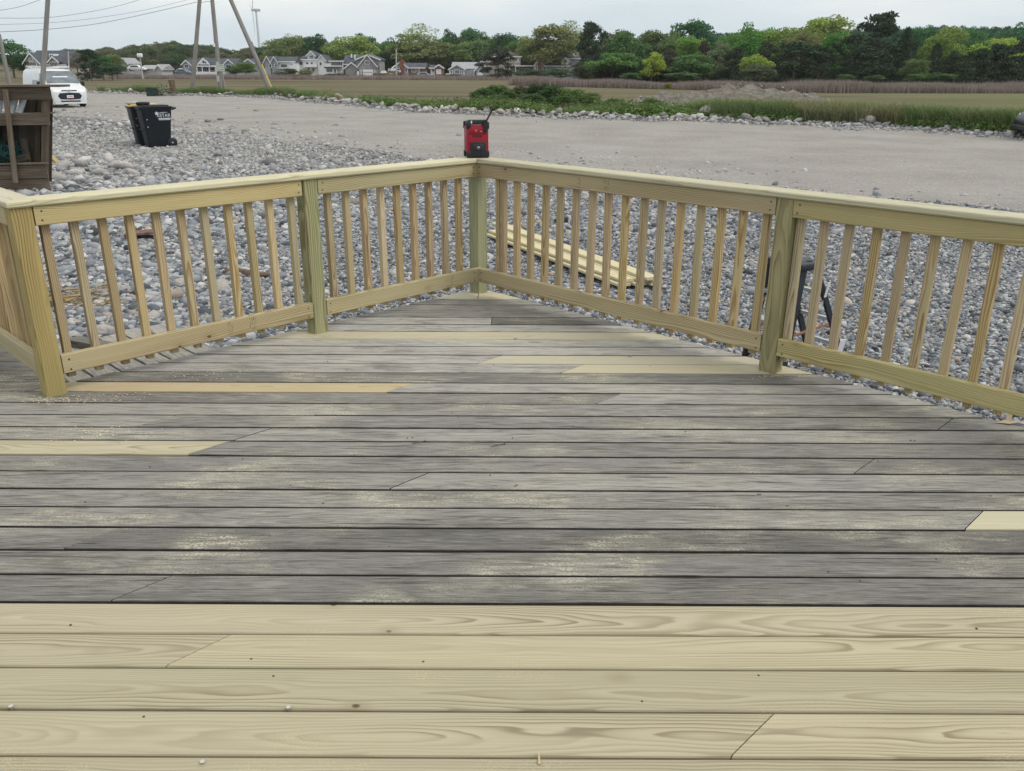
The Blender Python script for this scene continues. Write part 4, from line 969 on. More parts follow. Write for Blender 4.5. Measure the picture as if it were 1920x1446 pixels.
g_ = MB().add([Vector(a)+Vector((-.10, 0, 0)) for a in grl]+[Vector(a)+Vector((.012, 0, 0)) for a in grl], [tuple(range(7, -1, -1)), tuple(range(8, 16))]+[(i, (i+1) % 8, (i+1) % 8+8, i+8) for i in range(8)]).build('grille', navy, van)
for k in range(3):
    MB().box(2.236, 2.246, -.44, .44, .47+k*.07, .485+k*.07).build('grille_bar', plain('grille_bar', (.03, .035, .05), .4), g_)
MB().rbox(2.12, 2.245, -.46, .46, .29, .355, .012).build('lower_grille', navy, van)
o = MB().rbox(2.11, 2.225, -.36, .36, .800, .845, .008).build('upper_slot', navy, van)
emb = [(.085*math.cos(a), .036*math.sin(a)) for a in np.linspace(0, 2*math.pi, 20)[:-1]]
MB().prism([(a, b+.823) for a, b in emb], -.012, .012, Matrix.Translation((2.228, 0, 0)) @ Matrix.Rotation(R(90), 4, 'Z')).build('emblem', plain('emblem_blue', (.25, .30, .42), .3, .4), van)
pl = MB().box(2.245, 2.256, -.155, .155, .475, .605).build('number_plate', plain('plate_white', (.68, .66, .66), .5), van)
MB().box(2.256, 2.258, -.12, .12, .52, .56).build('plate_print', plain('plate_red', (.50, .22, .22), .6), pl)
MB().rbox(2.0, 2.235, -.74, .74, .19, .26, .03).build('bumper_lip', white_paint, van, True)
for x in (-1.5, -.5, .4): MB().box(x-.03, x+.03, -.72, .72, 1.865, 1.915).build('rack_bar', plain('rack_bar', (.66, .66, .66), .4), van)
MB().tube([(1.0, .68, 1.56), (1.04, .1, 1.45)], .008, 6).build('wiper', blk, van)
# dark car at the right edge, tail towards the road
dk = NT('navy_paint'); navy_paint = dk.done(dk.mix(dk.smooth(dk.noise(dk.obj(), 2., 3), .3, .7), (.006, .008, .014), (.010, .012, .02)), .38, spec=.3, extra={'Coat Weight': .15, 'Coat Roughness': .15})
cw_ = on_z(1909, 268, GZ)
car = thing('parked_car', 'dark navy car cut off by the right edge of the photo', 'car', (cw_.x+2.52, cw_.y+.55, hz(cw_.x+1, cw_.y)), R(168))
loft([(-1.9, .40, .70, .80, .70, .74, .60), (-1.8, .28, .72, .98, .80, .83, .70), (-1.45, .24, .82, 1.32, .84, .86, .62), (-1.0, .22, .86, 1.46, .85, .87, .60), (.1, .22, .88, 1.48, .85, .87, .60), (.55, .22, .88, 1.36, .85, .87, .58), (1.05, .22, .88, 1.00, .85, .87, .70), (1.25, .22, .86, .93, .85, .86, .72), (1.75, .22, .76, .82, .82, .83, .68), (1.98, .26, .60, .66, .74, .75, .6), (2.04, .34, .50, .54, .62, .63, .5)], navy_paint, 'body', car)
slab([(1.06, .66, 1.00), (1.06, -.66, 1.00), (.58, -.55, 1.345), (.58, .55, 1.345)][::-1], .012, 'windscreen', glassy('car_windscreen', (.12, .14, .16)), car)
slab([(-1.86, .62, .88), (-1.86, -.62, .88), (-1.44, -.56, 1.29), (-1.44, .56, 1.29)], .012, 'rear_window', glass_m, car)
for sg in (1, -1):
    panel_on([(-1.3, .92, .865), (.95, .92, .86), (.5, 1.30, .66), (-.95, 1.38, .66)], 0, sg, 'side_window', glass_dk, car)
    MB().lathe([(.10, 0), (.10, .02), (.078, .03), (.074, .012), (.0, .012)], 20, Matrix.Translation((1.90, sg*.62, .62)) @ Matrix.Rotation(R(35*sg), 4, 'Z') @ Matrix.Rotation(R(90), 4, 'Y')).build('headlight', plain('lamp_ring', (.6, .62, .65), .2, .4), car, True)
    wheel(car, 1.25, sg*.74, .31, .2); wheel(car, -1.25, sg*.74, .31, .2)
MB().rbox(1.90, 2.09, -.78, .78, .26, .40, .04).build('bumper', blk, car, True)

# ------------------------------------------------------------------ weathered brown rack with pipes, left
t = NT('brown_stained_wood'); v_, o_, i_ = wood_coords(t)
f_ = t.noise(t.scaled(v_, (2.0, 60, 60)), 1.0, 4.0); c = t.ramp(f_, [(.3, (.055, .043, .032)), (.55, (.098, .078, .058)), (.75, (.155, .128, .10))])
c = t.mix(t.smooth(t.noise(t.scaled(v_, (1, 5, 5)), 1.0, 3.0), .5, .75, 0, .5), c, (.17, .15, .125)); c = t.mix(1.0, c, i_.outputs['Color'], 'MULTIPLY')
brown = t.done(c, .85, t.bump(f_, .3, .004), spec=.2)
rk0 = on_z(96, 366, GZ); RY = rk0.y
rack = thing('timber_rack', 'weathered brown timber rack holding white pipes', 'rack', (rk0.x, RY, hz(rk0.x, RY)))
RYs = 0.0
def RX(px, dy=0.0, py=300): return at(px, py, RY+dy).x-rk0.x
def RZ(py): return at(60, py, RY).z-hz(rk0.x, RY)
def rb(name, x0, y0, x1, y1, dy, th, hgt, col=1.0, d2=None):
    "board on the rack, photographed from (x0, y0) to (x1, y1), dy behind the front"
    d2 = dy if d2 is None else d2
    return member(name, (RX(x0, dy, y0), dy, RZ(y0)), (RX(x1, d2, y1), d2, RZ(y1)), th, hgt, brown, rack, b=.004, col=(col,)*3)
rb('top_board', -90, 162, 122, 161, .14, .32, .035, 1.5)
rb('rail', -90, 176, 95, 175, .03, .035, .19, .95)
rb('rail', -90, 227, 92, 224, .03, .035, .17, 1.15)
rb('shelf', -90, 217, 93, 213.5, .22, .34, .02, 1.6)
rb('rail', -90, 310, 90, 306, .0, .035, .03, 1.7); rb('rail', -90, 327, 89, 322, .03, .035, .21, 1.25)
rb('skirt', -90, 352, 94, 350, .05, .035, .24, 1.2)
def rpost(name, px0, py0, px1, py1, dy, w_, th, col=1.0):
    return member(name, (RX(px0, dy, py0), dy, RZ(py0)), (RX(px1, dy, py1), dy, RZ(py1)), w_, th, brown, rack, up=Vector((0, 1, 0)), b=.004, col=(col,)*3)
rpost('leaning_post', 10, 168, 29, 342, -.045, .075, .04, 1.6)
for px in (48, 70, 88): rpost('back_board', px, 185, px-1, 345, .42, .19, .025, .8)
for px in (57, 80): rpost('back_board', px, 185, px, 217, .40, .15, .025, .95)
rpost('back_board', 20, 220, 20, 345, .43, .3, .025, .45); rpost('back_board', -15, 220, -15, 345, .43, .35, .025, .4); rpost('back_board', -55, 185, -55, 345, .43, .5, .025, .6)
rpost('corner_post', 86, 172, 84, 355, .09, .09, .09, 1.05); rpost('corner_post', -85, 172, -85, 355, .09, .09, .09, 1.0)
rpost('side_board', 45, 262, 53, 318, .24, .11, .02, 1.0)
rb('box_board', 22, 303, 56, 297, .22, .025, .09, 1.1)
rb('foot', 60, 366, 97, 366, .1, .3, .05, .9); rb('foot', -85, 366, -40, 366, .1, .3, .05, .9)
pvc = plain('white_pipe', (.62, .66, .68), .4)
for k, (x0, x1, lab) in enumerate([(-3, 5, 'white plastic pipe in the timber rack, left of the leaning post'), (22, 31, 'white plastic pipe in the timber rack, just right of the leaning post'), (37, 46, 'white plastic pipe in the timber rack, farthest from the leaning post'), (16, 21, 'cream plastic pipe half hidden behind the rack leaning post')]):
    a_ = Vector((rk0.x+RX(x0, .18, 216), RY+.18, hz(rk0.x, RY)+RZ(216)+.012)); b_ = Vector((rk0.x+RX(x1, .30, 176), RY+.30+.02*k, hz(rk0.x, RY)+RZ(176)))
    d_ = (b_-a_)
    mb = MB(); mb.tube([(0, 0, 0), d_*.93], .042, 14); mb.tube([d_*.93, d_*.95, d_*1.0], [.042, .049, .049], 14)
    tag(mb.build('pipe', pvc, None, True, a_), lab, 'pipe', 'white pipes standing in the rack')
net = plain('green_net', (.02, .085, .075), .8, var=.4, scale=12)
for px, py, lab in [(5, 287, 'teal fishing net bundle on the rack shelf left of the leaning post'), (33, 285, 'small teal net bundle on the rack shelf right of the leaning post')]:
    mb = MB(); r_ = random.Random(px)
    for k in range(60):
        a = Vector((r_.gauss(0, .09), r_.gauss(0, .05), abs(r_.gauss(0, .10)))); mb.tube([a, a+Vector((r_.gauss(0, .07), r_.gauss(0, .05), r_.gauss(0, .05))), a+Vector((r_.gauss(0, .1), r_.gauss(0, .05), r_.gauss(0, .06)))], .008, 5)
    tag(mb.build('fishing_net', net, None, False, (rk0.x+RX(px, .28), RY+.28, hz(rk0.x, RY)+RZ(300)+.02)), lab, 'net', 'teal nets in the rack')
a_ = on_z(88, 286, GZ+.12); b_ = on_z(110, 306, GZ+.05)
o = member('timber', a_, b_, .09, .04, M['deck_orange'], None, col=(.75, .7, .6)); o.name = 'loose_timber'; tag(o, 'yellow-brown timber offcut poking out behind the rack onto the stones', 'timber')

# ------------------------------------------------------------------ poles, wires, wind turbine
t = NT('grey_pole_wood'); v_, o_, i_ = wood_coords(t); f_ = t.noise(t.scaled(v_, (1.2, 30, 30)), 1.0, 4.0)
c = t.ramp(f_, [(.3, (.17, .16, .15)), (.55, (.26, .25, .235)), (.75, (.34, .33, .31))]); pole_m = t.done(c, .9, t.bump(f_, .3, .01), spec=.15)
def pole(label, p0, p1, Y, r0, r1, Y2=None, extra=None):
    "p0, p1: photographed base and a point at the top of the frame; continues upward"
    a = at(*p0, Y); b = at(*p1, Y2 or Y); d = (b-a); top = a+d*1.06
    a2 = a-d.normalized()*.6
    root = thing('utility_pole', label, 'pole', a, 0, None)
    ln = (top-a2).length
    mb = MB(); n = 12; mb.tube([(ln*k/6, 0, 0) for k in range(7)], [r0+(r1-r0)*k/6 for k in range(7)], n)
    o = mb.build('shaft', pole_m, root, True); dd = (top-a2).normalized(); o.rotation_mode = 'QUATERNION'; o.rotation_quaternion = dd.to_track_quat('X', 'Z'); o.location = a2-a
    return root, a, top
pA, a1_, tA = pole('grey utility pole leaning right, left one of the three', (360, 176), (376, -20), 68, .175, .13)
pB, a2_, tB = pole('grey utility pole with small signs, middle one of the three', (415, 181), (396, -20), 64, .17, .13)
pC, a3_, tC = pole('grey utility pole leaning strongly left, right one of the three', (513, 184), (424, -20), 61, .175, .13)
tin = plain('pale_sign', (.55, .62, .55), .5); grn = plain('sign_green', (.12, .25, .17), .5)
mb = MB(); q0 = at(424, 180, 64.1)-a2_; q1 = at(414, 132, 64.1)-a2_; mb.tube([q0, q1], .12, 10); mb.build('stub', pole_m, pB, True)
for (x0, y0, x1, y1) in [(410, 121, 420, 126), (410.5, 127, 420.5, 133.5)]:
    a = at(x0, y1, 63.78)-a2_; b = at(x1, y0, 63.78)-a2_
    sg_ = MB().box(a.x, b.x, a.y-.01, a.y+.01, a.z, b.z).build('sign', tin, pB); MB().box(a.x+.05, b.x-.05, a.y-.016, a.y-.011, a.z+.07, a.z+.12).build('sign_print', grn, sg_)
for zf in (.35, .75):
    pass
gm = at(417, 85, 63.8)-a2_
for (x0, y0, x1, y1) in [(407, 116, 409.5, 134), (407.5, 142, 410, 153)]:
    a = at(x0, y1, 63.8)-a2_; b = at(x1, y0, 63.8)-a2_; MB().box(a.x, b.x, a.y-.05, a.y+.03, a.z, b.z).build('conduit', plain('conduit', (.45, .47, .48), .5), pB)
a = at(401.5, 85, 63.9)-a2_
MB().lathe([(.04, -.12), (.10, -.1), (.10, .08), (.04, .12)], 10, Matrix.Translation(a)).build('insulator', plain('white_ceramic', (.7, .7, .7), .3), pB, True)
# guy wire guard
gy = thing('guy_wire', 'yellow guard tube on the guy wire beside the right leaning pole', 'guy wire', at(519, 184, 61))
b_ = at(519, 184, 61); q = at(491, 121, 61.0); tp_ = at(472, 78, 61.0)
MB().tube([(0, 0, -.2), q-b_], .05, 8).build('guard_tube', plain('guard_yellow', (.62, .48, .12), .5), gy, True)
MB().tube([q-b_, tp_-b_], .018, 6).build('wire', plain('wire_steel', (.10, .10, .10), .5, .5), gy)
pD, a4_, tD = pole('tall thin grey pole in front of the van', (79, 168), (91, -20), 40, .115, .09)
pE, a5_, tE = pole('short grey pole leaning left at the left edge of the photo', (20, 168), (-1, 70), 27, .07, .055)
wire_m = plain('cable', (.16, .165, .17), .6)
def wire(label, pts, Y0, Y1, r_=.016, sag=None):
    P = [at(px, py, Y0+(Y1-Y0)*k/(len(pts)-1)) for k, (px, py) in enumerate(pts)]
    # smooth by Catmull-Rom
    out = []
    for k in range(len(P)-1):
        p0_, p1_, p2_, p3_ = P[max(k-1, 0)], P[k], P[k+1], P[min(k+2, len(P)-1)]
        for j in range(6):
            u = j/6; out.append(.5*((2*p1_)+(-p0_+p2_)*u+(2*p0_-5*p1_+4*p2_-p3_)*u*u+(-p0_+3*p1_-3*p2_+p3_)*u**3))
    out.append(P[-1])
    o = MB().tube([q-P[0] for q in out], r_, 6).build('cable', wire_m, None, True, P[0]); tag(o, label, 'cable', 'overhead cables'); return o
wire('overhead cable, lowest of those crossing the sky', [(-40, 61), (0, 60), (90, 55), (180, 45), (270, 27), (369, 4)], 52, 68, .016)
wire('overhead cable, second from lowest in the sky', [(-40, 46.5), (0, 46), (90, 43), (180, 34), (280, 17), (374, -6)], 52, 68, .010)
wire('overhead cable, third from lowest in the sky', [(-40, 33), (0, 34), (90, 33), (170, 22), (230, 9), (300, -12)], 52, 66, .012)
wire('overhead cable, short stretch in the top left corner', [(-40, 25), (0, 19.5), (40, 12), (90, -6)], 45, 50, .011)
wire('short loop of cable joining the tops of two utility poles', [(375, 7), (384, 3.5), (397, 3)], 67.5, 64, .013)
turb_m = plain('turbine_white', (.50, .54, .57), .5)
tb = at(490, 127, 1330)
turb = thing('wind_turbine', 'pale wind turbine far off above the treeline', 'wind turbine', (tb.x, tb.y, hz(tb.x, tb.y)), R(-68))
hub = at(484, 19, 1330)
# the tower stands upright; the hub sits on top of it
tx = tb.x; hubz = hub.z-turb.location.z
MB().tube([(0, 0, 0), (0, 0, hubz-1)], [2.1, 1.3], 14).build('tower', turb_m, turb, True)
MB().rbox(-2, 2, -4, 6, hubz-1.8, hubz+1.8, .8).build('nacelle', plain('nacelle_grey', (.36, .40, .43), .5), turb, True)
for k, a in enumerate((R(-78), R(42), R(162))):
    d_ = Vector((math.cos(a), 0, math.sin(a))); e_ = Vector((-d_.z, 0, d_.x))
    bl_ = MB(); pr = [(.9, 0), (1.7, .12), (1.5, .3), (.9, .7), (.3, 1.0)]
    v = []
    for w__, fr in pr: q = d_*(33*fr)+Vector((0, -5, hubz)); v += [q+e_*w__*.9, q-e_*w__*.5+Vector((0, -.3, 0)), q+Vector((0, .35*w__, 0))]
    f = [(i*3+a_, i*3+(a_+1) % 3, i*3+3+(a_+1) % 3, i*3+3+a_) for i in range(4) for a_ in range(3)]
    bl_.add(v, f+[(0, 1, 2), (12, 13, 14)]).build('blade', plain('blade_grey', (.38, .43, .46), .5), turb, True)
MB().lathe([(.4, -1), (1.5, 0), (1.5, 2), (.3, 3)], 12, Matrix.Translation((0, -4, hubz)) @ Matrix.Rotation(R(90), 4, 'X')).build('hub', turb_m, turb, True)
# far small poles
for px, y0, y1, Y, lab, lamp in [(262, 139, 104, 150, 'far pole with white lamp before the hillside wood', True), (743, 143, 92, 235, 'far white pole left of the brick chimney', False), (128, 127, 96, 120, 'thin leaning pole behind the van roof', False)]:
    a = at(px+(5 if lamp else 0), y0+3, Y); b = at(px, y1, Y)
    root = thing('lamp_post' if lamp else 'mast', lab, 'pole', a)
    MB().tube([(0, 0, -.5), b-a], [.12*Y/150+.02, .08*Y/150+.02], 8).build('shaft', plain('far_pole', (.42, .42, .41), .7), root, True)
    if lamp: MB().rbox(-.4, .4, -.3, .3, -.3, .3, .12).build('lamp_head', plain('lamp_white', (.75, .77, .78), .4), root, True, b-a)
# fishing gear by the poles
cr_ = on_z(287, 181, GZ); trap_m = plain('trap_green', (.035, .06, .055), .8, var=.4)
trap = thing('fish_trap', 'dark green wire fish trap beside the road under the poles', 'trap', (cr_.x, cr_.y, hz(cr_.x, cr_.y)), .2); trap.scale = (.8, .8, .72)
for k in range(2):
    mb = MB(); z0 = k*.42
    for x in np.linspace(-.45, .45, 10):
        for y_ in (-.25, .25): mb.box(x-.012, x+.012, y_-.012, y_+.012, z0, z0+.38)
        mb.box(x-.012, x+.012, -.25, .25, z0+.36, z0+.384)
    for z in np.linspace(z0, z0+.38, 5):
        for y_ in (-.25, .25): mb.box(-.46, .46, y_-.013, y_+.013, z-.01, z+.01)
    mb.box(-.44, .44, -.235, .235, z0+.02, z0+.34); mb.build('cage', trap_m, trap)
mb = MB(); r_ = random.Random(5)
for k in range(70):
    a = Vector((r_.gauss(0, .3), r_.gauss(0, .12), abs(r_.gauss(0, .35)))); mb.tube([a, a+Vector((r_.gauss(0, .2), r_.gauss(0, .1), r_.gauss(0, .12)))], .03, 5)
q = on_z(308, 181, GZ); tag(mb.build('rope_heap', plain('tangled_rope', (.16, .16, .12), .9, var=.8, scale=4), None, False, (q.x, q.y, hz(q.x, q.y))), 'tangled heap of ropes and floats beside the green fish trap', 'rope heap')
q = on_z(325, 180, GZ)
tag(MB().tube([(0, 0, -.1), (.03, 0, .5), (.0, 0, .95)], [.24, .2, .22], 10).build('tree_stump', drift, None, True, (q.x, q.y, hz(q.x, q.y))), 'brown broken stump standing right of the rope heap', 'stump')

# ------------------------------------------------------------------ plants
def leaf_mat(name, base, var=.35, rough=.7, trans=.25):
    t = NT(name); i = t.info()
    tint = t.n('ShaderNodeAttribute', attribute_name='tint').outputs['Fac']
    c = t.mix(tint, tuple(a*(1-var) for a in base), tuple(a*(1+var) for a in base))
    c = t.mix(1.0, c, i.outputs['Color'], 'MULTIPLY')
    k = t.math('ADD', .85, t.math('MULTIPLY', i.outputs['Random'], .3))
    c = t.mix(1.0, c, t.n('ShaderNodeCombineColor', {0: k, 1: k, 2: k}).outputs[0], 'MULTIPLY')
    d = t.n('ShaderNodeBsdfDiffuse', {'Color': c}); tr = t.n('ShaderNodeBsdfTranslucent', {'Color': c})
    mxs = t.n('ShaderNodeMixShader', {0: trans}); t.t.links.new(d.outputs[0], mxs.inputs[1]); t.t.links.new(tr.outputs[0], mxs.inputs[2])
    t.t.links.new(mxs.outputs[0], t.o.inputs[0]); return t.m
LEAF = leaf_mat('foliage', (1.0, 1.0, 1.0), .35, trans=.38)
NEED = leaf_mat('needles', (1.0, 1.0, 1.0), .30, trans=.1)
def leaves(name, cen, size, mat, seed, up=0.3, aspect=.75):
    "one quad per centre"
    g = np.random.default_rng(seed); n = len(cen)
    nrm = g.normal(0, 1, (n, 3)); nrm[:, 2] = np.abs(nrm[:, 2])+up; nrm /= np.linalg.norm(nrm, axis=1)[:, None]
    a = g.normal(0, 1, (n, 3)); u = a-nrm*(a*nrm).sum(1)[:, None]; u /= np.linalg.norm(u, axis=1)[:, None]; w = np.cross(nrm, u)
    s = (np.asarray(size)*g.uniform(.6, 1.3, n))[:, None]
    v = np.stack([cen-u*s, cen-w*s*aspect, cen+u*s, cen+w*s*aspect], 1).reshape(-1, 3)
    f = np.arange(n*4).reshape(-1, 4); me = np_mesh(name, v, f, mat, False)
    at_ = me.attributes.new('tint', 'FLOAT', 'FACE'); at_.data.foreach_set('value', g.uniform(0, 1, n).astype(np.float32)); return me
def crown_pts(seed, kind, n):
    g = np.random.default_rng(seed); P = []
    if kind in ('round', 'spread', 'airy'):
        nl = {'round': 46, 'spread': 44, 'airy': 60}[kind]
        c = g.normal(0, 1, (nl, 3)); c /= np.linalg.norm(c, axis=1)[:, None]; rr = g.uniform(.35, 1.0, nl)**.6
        c = c*rr[:, None]*np.array([.36, .36, .36]); c[:, 2] += .5
        if kind == 'spread': c[:, 2] = .5+(c[:, 2]-.5)*.85+.06
        lr = g.uniform(.085, .18, nl) if kind != 'airy' else g.uniform(.05, .11, nl)
        for q, r_ in zip(c, lr):
            k = int(n/nl*(r_/.13)**2) if kind != 'airy' else int(n/nl)
            d = g.normal(0, 1, (k, 3)); d /= np.linalg.norm(d, axis=1)[:, None]; d[:, 2] = np.where(d[:, 2] < -.3, -d[:, 2], d[:, 2])
            P.append(q+d*(r_*g.uniform(.55, 1.08, k))[:, None]*np.array([1.1, 1.1, .85]))
    elif kind == 'cone':
        k = n; z = g.uniform(0, 1, k)**1.25; tier = .75+.25*np.abs(np.sin(z*26+g.normal(0, .3, k))); a = g.uniform(0, 6.283, k)
        lob = 1+.18*np.sin(a*5+z*11)+.1*np.sin(a*9-z*17)
        r_ = (np.clip(1.02-z, 0, 1))**.58*.45*tier*lob*(1+.22*np.sin(z*9+a*2+seed))*np.sqrt(g.uniform(.12, 1, k)); P.append(np.stack([r_*np.cos(a), r_*np.sin(a), z-.12*r_], 1))
    elif kind == 'cedar':
        nl = 44; zc = g.uniform(0.05, .95, nl); rmax = .42*np.sin(np.pi*np.clip(zc*.80+.16, 0, 1))**.8; a = g.uniform(0, 6.283, nl)
        rc = rmax*g.uniform(.25, 1, nl)
        for z, r_, q in zip(zc, rc, a):
            k = n//nl; d = g.normal(0, 1, (k, 3)); d /= np.linalg.norm(d, axis=1)[:, None]
            P.append(np.array([r_*np.cos(q), r_*np.sin(q), z])+d*g.uniform(.3, 1, (k, 1))*np.array([.135, .135, .06]))
    return np.concatenate(P)
bark = plain('bark', (.11, .095, .075), .9, var=.3, scale=4, bump=.4)
def trunk_mesh(seed, limbs=7, top=.55, r0=.028):
    r_ = random.Random(seed); mb = MB(); bend = r_.uniform(-.03, .03)
    mb.tube([(0, 0, -.06), (bend*.3, 0, .15), (bend, .01, .35), (bend*1.4, 0, top)], [r0*1.25, r0, r0*.75, r0*.35], 8)
    for k in range(limbs):
        a = 6.28*k/limbs+r_.uniform(-.4, .4); z0 = r_.uniform(.2, .45); ln = r_.uniform(.2, .36)
        d = Vector((math.cos(a), math.sin(a), r_.uniform(.5, 1.4))).normalized(); q = Vector((bend, 0, z0))
        mb.tube([q, q+d*ln*.5, q+d*ln+Vector((0, 0, .05))], [r0*.5, r0*.32, r0*.12], 6)
    o = mb.build('trunk_tmp', bark, None, True); me = o.data; bpy.data.objects.remove(o); return me
PROTO = {}
for k, (kind, n, sz, mt, cnt) in {'round': ('round', 5200, .021, LEAF, 4), 'spread': ('spread', 4800, .022, LEAF, 3), 'airy': ('airy', 2600, .013, LEAF, 2), 'cone': ('cone', 4200, .022, NEED, 3), 'cedar': ('cedar', 5200, .022, NEED, 3)}.items():
    PROTO[k] = [(leaves('crown', crown_pts(1000+j*17+len(k), kind, n), sz, mt, 50+j, .35 if mt is LEAF else .1), trunk_mesh(j+len(k), 9 if kind == 'airy' else 7, .8 if kind in ('cone', 'cedar') else .6, .02 if kind in ('cone', 'cedar') else .026)) for j in range(cnt)]
DG, MG, LG, YG, OL, RU, CE, PU = (.030, .062, .026), (.052, .092, .030), (.085, .135, .036), (.135, .165, .040), (.088, .098, .040), (.115, .092, .045), (.022, .031, .020), (.042, .032, .028)
_tc = [0]; FB = 2.35; FD = {'round': 1.12, 'spread': 1.12, 'airy': 1.15, 'cone': 1.0, 'cedar': 1.05}
def tree(label, px, top, width, Y, kind, col, base=None, name=None, group='trees along the far side of the marsh', lift=.12):
    j = _tc[0]; _tc[0] += 1
    pt = at(px, top, Y); gz = hz(pt.x, Y); H = (pt.z-gz)*1.05 if base is None else pt.z-at(px, base, Y).z
    b0 = gz if base is None else at(px, base, Y).z
    wd = width*1.12*Y/1704
    root = thing(name or {'cone': 'spruce_tree', 'cedar': 'cedar_tree'}.get(kind, 'broadleaf_tree'), label, 'tree', (pt.x, Y, b0), 0, group)
    cme, tme = PROTO[kind][j % len(PROTO[kind])]
    l_ = 0.0 if kind in ('cone', 'cedar') else lift
    # crown meshes are about 0.9 units wide and 1 unit tall
    o = link('crown', cme, root, (0, 0, H*l_)); o.scale = (wd/.92, wd/.92, H*(1-l_)/.96); o.rotation_euler = (0, 0, (j*2.399) % 6.283); o.color = (*col, 1)
    o = link('trunk', tme, root); o.scale = (min(wd, H)*1.0, min(wd, H)*1.0, H); o.rotation_euler = (0, 0, (j*1.7) % 6.283)
    return root
